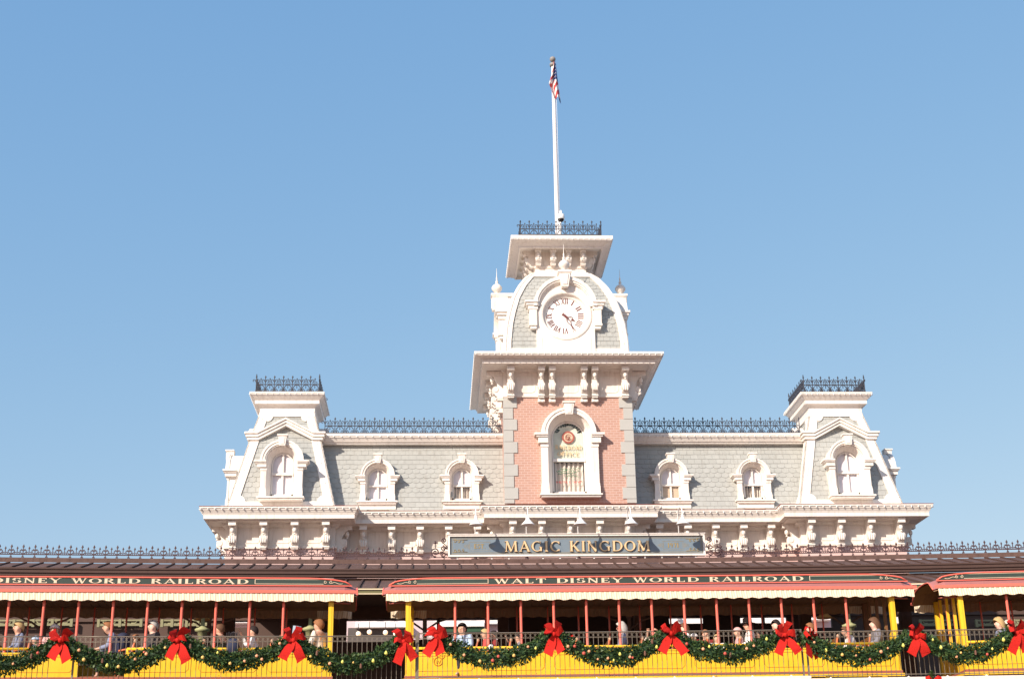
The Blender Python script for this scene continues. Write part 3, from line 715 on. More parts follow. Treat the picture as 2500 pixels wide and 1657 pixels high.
# tower window
TW = dict(R=.875, ro=.71, g=.545, zc=12.75, zs=10.72, D=.45, ky=(13.80,13.36,.205,.115), pw=.94, ih=.32, iw=1.15, s=1.25, sw=1.01, gd=.42, zm=11.90, nomull=1, upm='pale_green', low='drape')
tw = dormer('tower_window', 0, 44.75, 0, TW)
m = MB(); y = 45.16
lettering(m, 'RAILROAD', -.435, .435, 12.33, .15, y, .008, 0, .1, 1.15); lettering(m, 'OFFICE', -.37, .34, 12.10, .15, y, .008, 0, .1, 1.15)
ob('gold_lettering', m, 'gold', tw, origin=(0,46,-1.6))
m = MB(); lettering(m, 'WALTER E. DISNEY', -.44, .44, 11.19, .07, y, .006, 0, .12, 1.3); ob('red_lettering', m, 'fruit_red', tw, origin=(0,46,-1.6))
m = MB(); rr = random.Random(3)
for row, (zz, xa, xb) in enumerate(((11.66,-.28,.42),(11.58,-.42,.38),(11.50,-.38,.2),(11.42,-.1,.34))):
    pts = []; x = xa
    while x < xb: pts.append((x, y-.006, zz+rr.uniform(-.035,.045))); x += .035
    m.tube(pts, .011, 4)
ob('script_lettering', m, 'foliage_green', tw, origin=(0,46,-1.6))
m = MB(); cz = 12.74
m.lathey([(.21,0),(.21,-.006),(.15,-.006),(.15,0)], (0,y,cz), 28, 0); m.lathey([(.15,-.003),(.001,-.003)], (0,y,cz), 28, 1)
for r_, a0 in ((.10,20),(.06,140),(.03,250)): m.tube([(p_[0], y-.012, p_[1]) for p_ in spiral(0, cz, r_, r_*.85, a0, a0+280, 12)], .009, 4, 0)
m.tube([(-.10,y-.01,cz-.06),(0,y-.01,cz-.11),(.10,y-.01,cz-.06)], .012, 4, 0)
ob('emblem', m, ['sill_red','shade_beige'], tw, origin=(0,46,-1.6))
m = MB(); fb = []
for i in range(13):
    a = radians(20+140*i/12)
    for q in range(5): 
        r_ = .40+rr.uniform(-.07,.07); x = r_*cos(a)*1.05; z = 12.78+r_*sin(a)*1.1; s_ = .045
        m.add([(x-s_,y+.05,z),(x,y+.05,z-s_*rr.random()),(x+s_,y+.05,z+s_*rr.random()),(x,y+.05,z+s_)], [(0,1,2,3)])
ob('window_garland', m, 'foliage_green', tw, origin=(0,46,-1.6))

# ---- clock storey (curved mansard)
CUR = [(15.30,2.05),(15.69,2.04),(16.06,2.03),(16.66,1.965),(17.16,1.86),(17.74,1.70),(18.25,1.47),(18.67,1.21),(18.95,.95)]
def chw(z):
    if z <= CUR[0][0]: return CUR[0][1]
    for (z0,h0),(z1,h1) in zip(CUR, CUR[1:]):
        if z <= z1:
            return h0+(h1-h0)*(z-z0)/(z1-z0)
    return CUR[-1][1]
fill_solid(0, TYC, chw, 15.30, 18.95, 24, 'clock_storey_core')
for k in (0,1,3):
    R = rotmap(0, TYC, k); mp = lambda u_, z, l_: R(u_, chw(z)+l_, z)
    mb = MB(); v = 15.42; shingles(mb, mp, 15.42, 18.85, lambda z: -(chw(z)-.05), lambda z: chw(z)-.05, .215, .160, (15.42+.160*6-.01, 19), lambda u_, z: abs(u_) < .86 and z < 17.9)
    B('clock_storey_shingles', mb, ['shingle_a','shingle_b','shingle_c'])
    mb = MB(); N = 30
    for s in (-1, 1):
        for i in range(N):
            vs = []
            for z in (15.30+3.62*i/N, 15.30+3.62*(i+1)/N):
                for du, dl in ((.05,0),(.05,.06),(-.19,.06),(-.19,0)): vs.append(mp(s*(chw(z)+du), z, dl))
            mb.add(vs, [(0,4,5,1),(1,5,6,2),(2,6,7,3)])
            vs = []
            for z in (15.30+3.62*i/N, 15.30+3.62*(i+1)/N):
                for du, dl in ((.055,.05),(.055,.085),(-.02,.085),(-.02,.05)): vs.append(mp(s*(chw(z)+du), z, dl))
            mb.add(vs, [(0,4,5,1),(1,5,6,2),(2,6,7,3)])
    fr = [(-2.05,15.30),(2.05,15.30),(2.05,15.78),(-2.05,15.78)]
    mb.add([mp(a,b,.05) for a,b in fr]+[mp(a,b,0) for a,b in fr], [(0,1,2,3),(3,2,6,7)])
    fr = [(-1.0,18.72),(1.0,18.72),(.95,18.97),(-.95,18.97)]
    mb.add([mp(a,b,.07) for a,b in fr]+[mp(a,b,0) for a,b in fr], [(0,1,2,3),(0,4,5,1)])
    B('curved_corner_ribs', mb, 'white_paint')
    mb = MB()
    for s in (-1, 1):
        for i in range(15): z = 15.75+i*.215; mb.ball(mp(s*(chw(z)-.07), z, .07), .022, 5, 0, 1, False)
    B('bulb_string', mb, 'white_metal')
    # clock dormer: front plane at distance 2.13 from the axis
    yf = -2.13
    b = MB(); zc = 17.24; CZ = 16.96; n = 28
    # face board with round hole
    Ro, hole = .985, .755
    outer = []; inner = []
    NN = 48
    for i in range(NN):
        a = 2*pi*i/NN; inner.append((hole*cos(a), CZ+hole*sin(a)))
        ca, sa = cos(a), sin(a); 
        # ray to outline: rectangle bottom 15.42, sides ±Ro, arch above zc
        tt_ = 9
        if abs(ca) > 1e-6: 
            t_ = Ro/abs(ca); z = CZ+t_*sa
            if 15.32 <= z <= zc: tt_ = min(tt_, t_)
        if sa < 0: tt_ = min(tt_, (CZ-15.32)/-sa)
        if tt_ == 9 or CZ+tt_*sa > zc:
            h = CZ-zc; bq = h*sa; cq = h*h-Ro*Ro; tt_ = -bq+sqrt(bq*bq-cq)
        outer.append((tt_*ca, CZ+tt_*sa))
    vs = [(a,0,c) for a,c in outer]+[(a,0,c) for a,c in inner]; b.add(vs, [(i,(i+1)%NN,NN+(i+1)%NN,NN+i) for i in range(NN)])
    ol = arch_loop(Ro, 15.32, zc, 20); K = len(ol)
    b.add([(a,0,c) for a,c in ol]+[(a,1.2,c) for a,c in ol], [(q,K+q,K+q+1,q+1) for q in range(K-1)])
    b.lathey([(.90,0),(.90,-.03),(.86,-.045),(.80,-.04),(.77,-.03),(.755,0),(.755,.06),(.70,.10),(.66,.085),(.64,.13)], (0,0,CZ), 48)
    # hood mould
    def hood(r0, r1, y0, y1):
        K = 21; o = [(-r0*cos(pi*i/20), zc+r0*sin(pi*i/20)) for i in range(K)]; i_ = [(-r1*cos(pi*i/20), zc+r1*sin(pi*i/20)) for i in range(K)]
        vs = [(a,y0,c) for a,c in o]+[(a,y0,c) for a,c in i_]+[(a,y1,c) for a,c in o]+[(a,y1,c) for a,c in i_]
        b.add(vs, [(q,q+1,K+q+1,K+q) for q in range(K-1)]+[(q,2*K+q,2*K+q+1,q+1) for q in range(K-1)]+[(K+q,K+q+1,3*K+q+1,3*K+q) for q in range(K-1)])
    hood(1.08, .96, -.16, .9); hood(1.03, .90, -.12, 0.02); hood(.97, .86, -.07, .01)
    for s in (-1, 1):
        for (xa, xb, yy, z0, z1) in ((.93,1.37,-.20,17.36,17.43),(.93,1.32,-.15,17.27,17.36),(.93,1.26,-.11,17.13,17.27),(.97,1.22,-.09,16.62,17.13),(.97,1.24,-.11,16.55,16.62),(.99,1.19,-.06,16.45,16.55)):
            a0, a1 = sorted((s*xa, s*xb)); b.box(a0, a1, yy, .55, z0, z1)
        a0, a1 = sorted((s*.80, s*.93)); 
    for s in (-1,1):
        pan = [(s*.84,15.42),(s*.84,16.15),(s*.80,16.15),(s*.80,15.42)]; b.ext(pan, -.02, .0)
    def put(mb, nm, mats, par=None):
        mb2 = MB(); mb2.f = mb.f; mb2.m = mb.m; mb2.s = mb.s
        mb2.v = [R(x, -(y+yf), z) for x, y, z in mb.v]
        return B(nm, mb2, mats) if par is None else ob(nm, mb2, mats, par, origin=(0,46,-1.6))
    body = put(b, 'clock_dormer', 'white_paint')
    kb = MB(); kb.ext([(-.20,18.42),(.20,18.42),(.115,17.90),(-.115,17.90)], -.26, .3); kb.box(-.235,.235,-.30,.6,18.42,18.49); kb.box(-.215,.215,-.28,.6,18.38,18.42)
    kb.ext([(-.12,18.34),(.12,18.34),(.07,17.97),(-.07,17.97)], -.285, -.25)
    put(kb, 'keystone', 'white_paint', body)
    fb = MB(); fb.lathe([(.12,18.49),(.06,18.53),(.05,18.58),(.13,18.63),(.185,18.72),(.19,18.78),(.14,18.86),(.06,18.92),(.035,18.97),(.06,19.0),(.035,19.03),(.022,19.10),(.03,19.14),(.012,19.2),(.004,19.53)], (0,-.08,0), 14)
    put(fb, 'finial', 'white_paint', body)
    dm = MB(); dm.lathey([(.655,.128),(.001,.128)], (0,0,CZ), 48)
    dial = put(dm, 'clock_face', 'dial_white')
    if k == 0:
        nm_ = MB(); rom = ['XII','I','II','III','IIII','V','VI','VII','VIII','IX','X','XI']
        for i, t_ in enumerate(rom):
            th = radians(30*i); tmp = MB(); wv = min(.24, .075*len(t_)+.04*(t_.count('V')+t_.count('X'))); lettering(tmp, t_, -wv/2, wv/2, 0, .185, 0, .006, 0, .02, .95)
            for x, y_, z in tmp.v:
                zz = z+.445; nm_.v.append((x*cos(th)+zz*sin(th), .122+y_, CZ-x*sin(th)+zz*cos(th)))
            o_ = len(nm_.v)-len(tmp.v); nm_.f += [[o_+q for q in f] for f in tmp.f]; nm_.m += tmp.m; nm_.s += tmp.s
        put(nm_, 'numerals', 'numeral', dial)
        for ang, L_, w_ in ((radians(119), .40, .05), (radians(149), .60, .034)):
            hb = MB(); sx_, sz_ = sin(ang), cos(ang); px, pz = cos(ang), -sin(ang); yy = .108 if L_ < .5 else .097
            def hp(l_, w2): return (sx_*l_+px*w2, CZ+sz_*l_+pz*w2)
            hb.ext([hp(-.12,w_*.5),hp(.1,w_*.6),hp(.1,-w_*.6),hp(-.12,-w_*.5)], yy-.008, yy); hb.ext([hp(L_*.72,w_*.75),hp(L_,0),hp(L_*.72,-w_*.75),hp(L_*.62,0)], yy-.008, yy)
            for s in (-1,1): hb.tube([(q[0], yy-.004, q[1]) for q in [hp(.1,0),hp(.17,s*w_*1.3),hp(.26,s*w_*1.5),hp(L_*.62,s*w_*.3),hp(L_*.72,0)]], .011, 4)
            hb.lathey([(.045,-.01),(.001,-.012)], (0,yy,CZ), 12)
            put(hb, 'clock_hand', 'numeral', dial)
# ---- top stage
m = MB(); m.sweep(sqp(.90), [(0,19.9),(0,19.25),(.03,19.24),(.03,19.17),(.0,19.16),(.0,18.98),(.09,18.96),(.09,18.90),(0,18.88)], True); B('top_stage_wall', m, 'frieze_paint')
m = MB(); m.sweep(sqp(.90), [(-.8,20.10),(.88,20.05),(.88,19.93),(.86,19.92),(.84,19.88),(.74,19.84),(.60,19.76),(.585,19.75),(.585,19.70),(.56,19.69),(.52,19.69),(.52,19.82),(.02,19.83),(0,19.78)], True)
m.add([(x,y,20.09) for x,y in sqp(1.0)], [(0,1,2,3)]); B('top_cornice', m, 'white_paint')
B('bulb_string', bulbs(sqp(.90), .875, 19.905, .19, .028, True), 'white_metal')
pt3 = bracket_mesh('top_bracket', .60, .42, .20); u3 = []
for off in (-.79,-.27,.27,.79):
    place(pt3, u3, off, TYC-.90, 19.825); place(pt3, u3, -.90, TYC+off, 19.825, -pi/2); place(pt3, u3, .90, TYC+off, 19.825, pi/2)
mb = MB(); h = 1.42; c4 = [(-h,TYC-h,20.08),(h,TYC-h,20.08),(h,TYC+h,20.08),(-h,TYC+h,20.08)]
for i in range(4): cresting(mb, c4[i], c4[(i+1)%4], .315, crest_shapes, (.15,.36), 1.18, 1)
B('roof_cresting', mb, 'iron_paint')

# ---- ground storey behind the train: openings, back wall with transoms
m = MB()
m.add([(-11.0,45.9,8.20),(11.0,45.9,8.20),(11.0,54,8.20),(-11.0,54,8.20)], [(0,3,2,1)])
B('hall_ceiling', m, 'dark_timber')
for x in (-10.9,-7.6,-2.2,2.2,7.6,10.9): m = MB(); m.box(x-.17, x+.17, 45.75, 46.1, 3.95, 8.2); m.box(x-.22, x+.22, 45.70, 46.15, 3.95, 4.3); B('hall_column', m, 'dark_timber')
WT = -.0

# ------------------------------------------------------------------ flagpole, flag, camera on tower
px0 = X0+.02
fp = root('flagpole', 'tall white flagpole with ball finial rising from the top of the clock tower', 'flagpole', (px0, TYC, 20.10))
m = MB(); m.lathe([(.16,0),(.16,.06),(.085,.12),(.082,2.5),(.072,5),(.060,7.75)], (0,0,0), 14); ob('pole', m, 'flag_mast', fp, origin=(0,0,0))
m = MB(); m.lathe([(.11,7.70),(.125,7.76),(.11,7.82),(.04,7.84)], (0,0,0), 12); m.ball((0,0,8.0), .115, 14); ob('ball_finial', m, 'steel_grey', fp, origin=(0,0,0))
m = MB(); m.tube([(.09,-.05,.6),(.10,-.04,7.6)], .008, 4); ob('halyard', m, 'white_metal', fp, origin=(0,0,0))
# limp flag
fl = MB(); NU, NV = 24, 44
def fpt(q, t_):
    lf = .02-.20*min(1, t_/.62)**1.4+.16*max(0, t_-.66)*2.4; rt = .09+.17*t_
    x = px0+lf+(rt-lf)*q; z = 27.92-1.70*t_*(1-.16*(1-q)*t_)-.05*sin(q*7)*t_
    return (x, TYC-.13-.085*sin(q*9.5+t_*2.2)*(.4+t_), z)
for j_ in range(NV):
    for i_ in range(NU):
        q, t_ = (i_+.5)/NU, (j_+.5)/NV
        if t_ < .50 and q > .30+.5*max(0, t_-.25): mi = 1 if (i_ % 3 == 1 and j_ % 4 == 1) else 2
        else: mi = 0 if int(q*4.2+t_*9+20) % 2 == 0 else 1
        if t_ > .80 and q > .72: mi = 2 if t_ > .88 else mi
        fl.add([fpt(i_/NU, j_/NV), fpt((i_+1)/NU, j_/NV), fpt((i_+1)/NU, (j_+1)/NV), fpt(i_/NU, (j_+1)/NV)], [(0,1,2,3)], mi, True)
tag(ob('flag', fl, ['flag_red','flag_white','flag_blue']), 'limp American flag, red white and blue, hanging from the white flagpole', 'flag')
cxw, czw = at(1369, 516, 46.3)
sc_ = root('security_camera', 'small white dome security camera on a short post behind the iron cresting', 'security camera', (cxw, 46.3, 20.10))
m = MB(); m.lathe([(.045,0),(.045,.9),(.02,.92)], (-.03,0,0), 8); ob('post', m, 'white_metal', sc_, origin=(0,0,0))
m = MB(); m.lathe([(.03,1.38),(.045,1.36),(.05,1.25),(.13,1.21),(.135,1.05),(.12,1.03)], (0,0,0), 14); m.tube([(-.03,0,.9),(-.03,.05,1.2),(0,0,1.38)], .022, 5); ob('housing', m, 'white_metal', sc_, origin=(0,0,0))
m = MB(); m.lathe([(.11,1.03),(.10,.98),(.05,.94),(.01,.93)], (0,0,0), 14); ob('lens_dome', m, 'camera_dark', sc_, origin=(0,0,0))

# ------------------------------------------------------------------ platform canopy
CAN = root('platform_canopy', 'long dark brown platform canopy with shallow seamed roof running behind the yellow coaches', 'canopy', (3, 42, 3.95))
XS = [-24+1.0*i for i in range(58)]
def strip(mb, prof, m=0, x0=-24, x1=33, thick=False):
    """profile [(Y,z)] swept along the gentle curve"""
    xs_ = [x for x in XS if x0 <= x <= x1]
    for a, b in zip(xs_[:-1], xs_[1:]):
        vs = [(a, y+yo(a), z) for y, z in prof]+[(b, y+yo(b), z) for y, z in prof]; K = len(prof)
        mb.add(vs, [(k, K+k, K+k+1, k+1) for k in range(K-1)], m)
m = MB()
strip(m, [(42.9,8.15),(42.34,8.165),(42.34,8.13),(42.30,8.12),(42.30,8.02)])
B2 = lambda n, mb, mt: ob(n, mb, mt, CAN)
B2('ridge_board', m, 'roof_brown')
m = MB(); strip(m, [(42.30,8.0),(40.86,7.60)]); strip(m, [(42.25,7.70),(40.9,7.36)], 0)
x = -23.0
while x < 32:                                           # standing seams / roof battens
    ya = yo(x); m.add([(x-.03,40.84+ya,7.60),(x+.03,40.84+ya,7.60),(x+.03,42.29+ya,8.0),(x-.03,42.29+ya,8.0),(x-.03,40.84+ya,7.632),(x+.03,40.84+ya,7.632),(x+.03,42.29+ya,8.032),(x-.03,42.29+ya,8.032)],
        [(4,5,6,7),(0,4,7,3),(1,2,6,5),(0,1,5,4)], 1); x += .465
B2('upper_roof', m, ['roof_brown','roof_brown_deep'])
m = MB(); strip(m, [(40.86,7.60),(40.80,7.60),(40.80,7.555),(40.83,7.55),(40.83,7.50),(40.80,7.495),(40.80,7.455),(40.84,7.45),(40.84,7.38),(40.95,7.36)]); B2('upper_fascia', m, 'roof_brown_deep')
m = MB(); strip(m, [(41.0,7.36),(41.0,7.05)]); B2('clerestory_board', m, 'dark_timber')
m = MB(); strip(m, [(41.0,7.30),(38.68,6.68)])
x = -23.0
while x < 32:
    ya = yo(x); m.add([(x-.03,38.66+ya,6.68),(x+.03,38.66+ya,6.68),(x+.03,41.0+ya,7.30),(x-.03,41.0+ya,7.30),(x-.03,38.66+ya,6.725),(x+.03,38.66+ya,6.725),(x+.03,41.0+ya,7.345),(x-.03,41.0+ya,7.345)],
        [(4,5,6,7),(0,4,7,3),(1,2,6,5),(0,1,5,4)], 1); x += .465
B2('lower_roof', m, ['roof_brown','roof_brown_deep'])
m = MB(); strip(m, [(38.70,6.66),(38.62,6.66),(38.62,6.625)], 1); strip(m, [(38.66,6.625),(38.66,6.53)], 0); strip(m, [(38.66,6.53),(38.63,6.53),(38.63,6.505),(38.70,6.505)], 1); strip(m, [(38.70,6.505),(38.9,6.505),(38.9,6.6)], 0)
B2('lower_fascia', m, ['olive_paint','cream_paint'])
m = MB(); strip(m, [(38.9,6.62),(41.5,7.0),(46.0,7.35)]); strip(m, [(46.0,7.35),(46.0,7.0)]); B2('canopy_ceiling', m, 'dark_timber')
for x in (-19.5,-15.2,-10.9,-6.4,-.3,5.6,11.9,17.9,23.5):
    m = MB(); y_ = 41.3+yo(x); m.lathe([(.13,3.95),(.13,4.3),(.07,4.4),(.06,6.2),(.10,6.3),(.10,7.0)], (x, y_, 0), 10)
    for s in (-1, 1):
        m.tube([(x, y_, 5.9)]+[(x+s*(.25+.75*sin(radians(a))), y_, 6.15+.65*(1-cos(radians(a)))) for a in range(10,91,16)], .03, 5)
        m.tube([(a, y_, b) for a, b in spiral(x+s*.42, 6.42, .20, .05, 0, 400*s, 14)], .022, 5)
    B2('canopy_column', m, 'dark_timber')
m = MB()
xe = -23.6
while xe < X0-3.99-.55-.33:
    nx = xe+.332; cresting(m, (xe,42.38+yo(xe),8.18), (nx,42.38+yo(nx),8.18), .332, low_crest_shapes, (.085,), 1.0); xe = nx
B2('canopy_cresting', m, 'rust_iron')
m = MB(); xe = X0+3.84+.42
while xe < 30:
    nx = xe+.332; cresting(m, (xe,42.38+yo(xe),8.18), (nx,42.38+yo(nx),8.18), .332, low_crest_shapes, (.085,), 1.0); xe = nx
B2('canopy_cresting', m, 'rust_iron')

# ------------------------------------------------------------------ sign on the canopy ridge
SX0, SX1, SZ0, SZ1, SY = X0-3.99, X0+3.80, 8.247, 8.915, 42.40
SG = root('station_sign', 'slate blue sign board with white frame and gold letters on the canopy ridge', 'sign', ((SX0+SX1)/2, SY, 8.165))
S_ = lambda n, mb, mt, p=SG: ob(n, mb, mt, p, origin=((SX0+SX1)/2, SY, 8.165))
m = MB(); m.box(SX0+.05, SX1-.05, SY-.0, SY+.10, SZ0+.05, SZ1-.05); bd = S_('board', m, 'sign_blue')
m = MB(); f_ = .055
m.box(SX0, SX1, SY-.055, SY+.12, SZ1-f_, SZ1); m.box(SX0, SX1, SY-.055, SY+.12, SZ0, SZ0+f_); m.box(SX0, SX0+f_, SY-.053, SY+.118, SZ0+f_, SZ1-f_); m.box(SX1-f_, SX1, SY-.053, SY+.118, SZ0+f_, SZ1-f_)
m.box(SX0-.02, SX1+.02, SY-.08, SY+.14, SZ1, SZ1+.02); S_('frame', m, 'white_paint')
m = MB()
for i, (a, w_) in enumerate(((.085, .012), (.125, .007))):
    x0, x1, z0, z1 = SX0+a, SX1-a, SZ0+a, SZ1-a; y = SY-.004
    m.box(x0,x1,y,SY,z1-w_,z1); m.box(x0,x1,y,SY,z0,z0+w_); m.box(x0,x0+w_,y+.001,SY,z0+w_,z1-w_); m.box(x1-w_,x1,y+.001,SY,z0+w_,z1-w_)
for s, cx_ in ((1, SX0+.13), (-1, SX1-.13)):
    for t_, cz_ in ((1, SZ0+.13), (-1, SZ1-.13)):
        for k in range(3):
            m.tube([(a, SY-.006, b) for a, b in spiral(cx_+s*(.07+.12*k), cz_+t_*(.06+.01*k), .055-.008*k, .012, -90*t_, -90*t_+300*s*t_, 10)], .010, 4)
        m.tube([(cx_+s*.02, SY-.006, cz_+t_*.02), (cx_+s*.2, SY-.006, cz_+t_*.035), (cx_+s*.45, SY-.006, cz_+t_*.02)], .008, 4)
S_('border_lines', m, 'gold_dull_and_shade')
for t_, xa, xb in (('EST.', X0-3.21, X0-2.87), ('1971', X0+2.66, X0+3.00)):
    m = MB(); lettering(m, t_, xa, xb, 8.50, .14, SY, .006, 0, .1, 1.4); xm = (xa+xb)/2
    for dz in (-.065, .19):
        m.box(xm-.33, xm+.33, SY-.004, SY, 8.50+dz, 8.506+dz)
    for k in range(5):
        for s in (-1, 1): m.box(xm+s*.30-.004+s*.04*k, xm+s*.30+.004+s*.04*k, SY-.004, SY, 8.50-.02+.015*k, 8.66-.015*k)
    S_('small_lettering', m, 'gold_dull_and_shade')
m = MB(); lettering(m, 'MAGIC KINGDOM', X0-2.30, X0+2.12, 8.388, .325, SY, .015, 0, .11, 1.30); S_('letter_outline', m, 'gold_edge')
m = MB(); lettering(m, 'MAGIC KINGDOM', X0-2.295, X0+2.115, 8.392, .317, SY-.02, .035, 0, .11, .92); S_('lettering', m, 'gold')
m = MB()
for i in range(15): x = SX0+.28+i*.515; m.box(x-.022, x+.022, SY+.0, SY+.05, 8.165, SZ0)
S_('legs', m, 'white_metal')
m = MB(); m.tube([(SX0+.7, SY+.06, 8.205), (SX1-.75, SY+.06, 8.205)], .012, 5)
for x in (-3.17,-1.62,-.05,1.5,3.05): m.lathe([(.06,8.15),(.065,8.19),(.04,8.24),(.01,8.25)], (X0+x, SY+.02, 0), 8)
S_('conduit', m, 'rust_iron')
for side in (-1, 1):
    m = MB(); bx = SX0-.02 if side < 0 else SX1+.02
    def sp(cx_, cz_, r0, a0, turn, n=22, r=.014):
        pts = spiral(0, 0, r0, .02, a0, a0+turn, n); m.tube([(bx+side*(cx_+a), SY-.06, 8.165+cz_+b) for a, b in pts], r*1.35, 5)
    sp(.10,.57,.085,-90,520); sp(.14,.34,.075,90,480); sp(.12,.15,.085,90,-520); sp(.36,.22,.14,-100,620)
    m.tube([(bx+side*a, SY+.02, 8.165+b) for a, b in ((.10,.485),(.03,.42),(.10,.26),(.22,.24))], .014, 5)
    m.tube([(bx+side*a, SY+.02, 8.165+b) for a, b in ((.36,.36),(.36,.50))], .013, 5); m.ball((bx+side*.36, SY+.02, 8.69), .035, 6, 0, 1.6)
    m.tube([(bx+side*a, SY+.02, 8.165+b) for a, b in ((.30,.43),(.42,.43))], .012, 5)
    m.tube([(bx, SY+.02, 8.24), (bx+side*.62, SY+.02, 8.24)], .013, 5); m.tube([(bx+side*.1, SY+.02, 8.165), (bx+side*.1, SY+.02, 8.24)], .015, 5)
    for z in (8.33, 8.52): m.tube([(bx, SY+.02, z), (bx+side*.06, SY+.02, z)], .02, 5)
    S_('scroll_bracket', m, 'rust_iron')
for x in (-3.17,-1.62,-.05,1.47,3.03):
    LX = X0+x
    m = MB(); m.tube([(LX,SY+.05,8.90),(LX,SY+.05,9.48),(LX,SY-.02,9.60),(LX,SY-.2,9.66),(LX,SY-.5,9.64),(LX,SY-.68,9.56),(LX,SY-.75,9.42),(LX,SY-.75,9.30)], .017, 6)
    lm = S_('sign_lamp', m, 'white_metal')
    m = MB(); m.lathe([(.025,9.36),(.04,9.30),(.05,9.24),(.10,9.17),(.20,9.06),(.205,9.045),(.19,9.05),(.09,9.15),(.03,9.2)], (LX,SY-.75,0), 20); S_('lamp_shade', m, 'white_metal', lm)

# ------------------------------------------------------------------ railway coaches
def coach(xc_, label, door=None, txt=(-3.86, 3.86)):
    Y0 = 34.95+yo(xc_); rz = math.atan(-.006*(xc_-3))
    r = root('railway_coach', label, 'railway coach', (xc_, Y0, 3.43), rz, 'open yellow railway coaches in one train')
    Q = lambda n, mb, mt, p=r, o=(0,0,3.43): ob(n, mb, mt, p, origin=o)
    HL, W = 5.98, 2.45
    # local frame: x along, y 0 = front side, y W = rear side; z world
    ZA, ZB, ZT = 5.955, 6.135, 6.31
    def ell(x, L=6.30, e=1.55):
        a = abs(x)
        if a <= L-e: return 1.0
        if a >= L: return 0.45
        return max(.45, sqrt(max(0, 1-((a-(L-e))/e)**2)))
    # skirt (awning) roof with rounded ends
    m = MB(); xs_ = [-6.60+.3*i for i in range(45)]; N = 14
    def sec(x):
        e = ell(x, 6.62, 1.7); pts = [(-.10, ZA), (.22, ZB-.0)]
        top = ZB+.42*e
        for i in range(1, N): 
            a = pi*i/N; pts.append((W/2-(W/2-.24)*cos(a), ZB+.25*e*sin(a)))
        pts += [(W-.22, ZB), (W+.10, ZA)]
        sk = 1 if abs(x) < 6.3 else 1-.10*(abs(x)-6.3)/.3
        return [(W/2+(y-W/2)*sk, z-(0.0 if abs(x) < 6.3 else .06*(abs(x)-6.3)/.3)) for y, z in pts]
    for a, b in zip(xs_[:-1], xs_[1:]):
        A, B_ = sec(a), sec(b); K = len(A); m.add([(a,y,z) for y,z in A]+[(b,y,z) for y,z in B_], [(k,K+k,K+k+1,k+1) for k in range(K-1)], 0, False)
        A2 = [(y, z-.05) for y, z in A]; B2_ = [(y, z-.05) for y, z in B_]
        m.add([(a,y,z) for y,z in A2]+[(b,y,z) for y,z in B2_], [(k,k+1,K+k+1,K+k) for k in range(K-1)], 1, False)
    Q('roof', m, ['awning_paint','slat_ceiling_and_shade'])
    m = MB()
    for y in (-.105, W+.105):
        m.box(-6.60, 6.60, y-.012+(-.03 if y < 0 else .03), y+.012+(-.03 if y < 0 else .03), ZA-.048, ZA+.022)
    for s in (-1, 1):
        x = s*6.61; pts = [(x, y, z) for y, z in sec(6.6)]; m.tube(pts, .022, 5)
    Q('roof_trim', m, 'red_paint')
    # curved letter boards, front and rear
    for yb in (.20, W-.20):
        m = MB(); fr = -1 if yb < 1 else 1; n = 90; L = 6.46; top = []; 
        def zt(x): a = abs(x); e = 1.15; return ZB+.02+.165*(1 if a < L-e else sqrt(max(0, 1-((a-(L-e))/e)**2)))
        X_ = [-L+2*L*i/n for i in range(n+1)]
        for a, b in zip(X_[:-1], X_[1:]):
            y1 = yb+fr*.03; m.add([(a,y1,ZB+.01),(b,y1,ZB+.01),(b,y1,zt(b)),(a,y1,zt(a)),(b,yb+.1*-fr,zt(b)),(a,yb+.1*-fr,zt(a))], [(0,1,2,3),(3,2,4,5)])
        lb = Q('letter_board', m, 'letter_green')
        m = MB(); m.tube([(x, yb+fr*.035, zt(x)) for x in X_], .020, 6); m.box(-L-.02, L+.02, yb+fr*.045-.012, yb+fr*.045+.012, ZB-.01, ZB+.012)
        ob('board_trim', m, 'red_paint', lb, origin=(0,0,3.43))
        if fr < 0:
            m = MB(); yy = yb+fr*.032
            lettering(m, 'WALT DISNEY WORLD RAILROAD', txt[0], txt[1], ZB+.037, .118, yy, .004, 0, .14, 1.25)
            ob('lettering', m, 'letter_cream', lb, origin=(0,0,3.43))
            for s in (-1, 1):
                m = MB(); t0 = abs(txt[0 if s < 0 else 1])
                x0, x1 = sorted((s*(t0+.16), s*5.78)); z0, z1 = ZB+.040, ZB+.150
                m.box(x0,x1,yy-.004,yy,z1,z1+.011); m.box(x0,x1,yy-.004,yy,z0,z0+.011); xx = s*(t0+.16); m.box(xx-.008,xx+.008,yy-.004,yy,z0,z1+.011)
                for q in range(2): m.tube([(a, yy-.004, b) for a, b in spiral(s*(5.83+.12*q), (z0+z1)/2-.005, .040, .012, 90, 90+s*(1-2*q)*430, 12)], .008, 4)
                m.tube([(s*(5.98+.035*q), yy-.004, (z0+z1)/2-.035+.035*sin(q*.75)*(1-q/10)) for q in range(9)], .008, 4)
                ob('scroll_frame', m, 'letter_cream', lb, origin=(0,0,3.43))
    # striped valance on four sides
    m = MB(); n = 420
    def vz(q): return ZA-.245-.014*sin(q)
    for yv, fr in ((-.115, -1), (W+.115, 1)):
        m = MB() if fr > 0 else m
        P_ = []
        for i in range(n+1):
            x = -6.52+13.04*i/n; P_.append((x, yv+.006*sin(x*2*pi/.124*1.0)))
        for i in range(n):
            (a, ya), (b, yb_) = P_[i], P_[i+1]; m.add([(a,ya,ZA-.01),(b,yb_,ZA-.01),(b,yb_+fr*.03,vz(b*2*pi/.32)),(a,ya+fr*.03,vz(a*2*pi/.32))], [(0,1,2,3)], 0 if (fr < 0 or abs(a) > 5.6) else 1)  # rear valance: shade put in as brown, cream kept at the sunlit ends
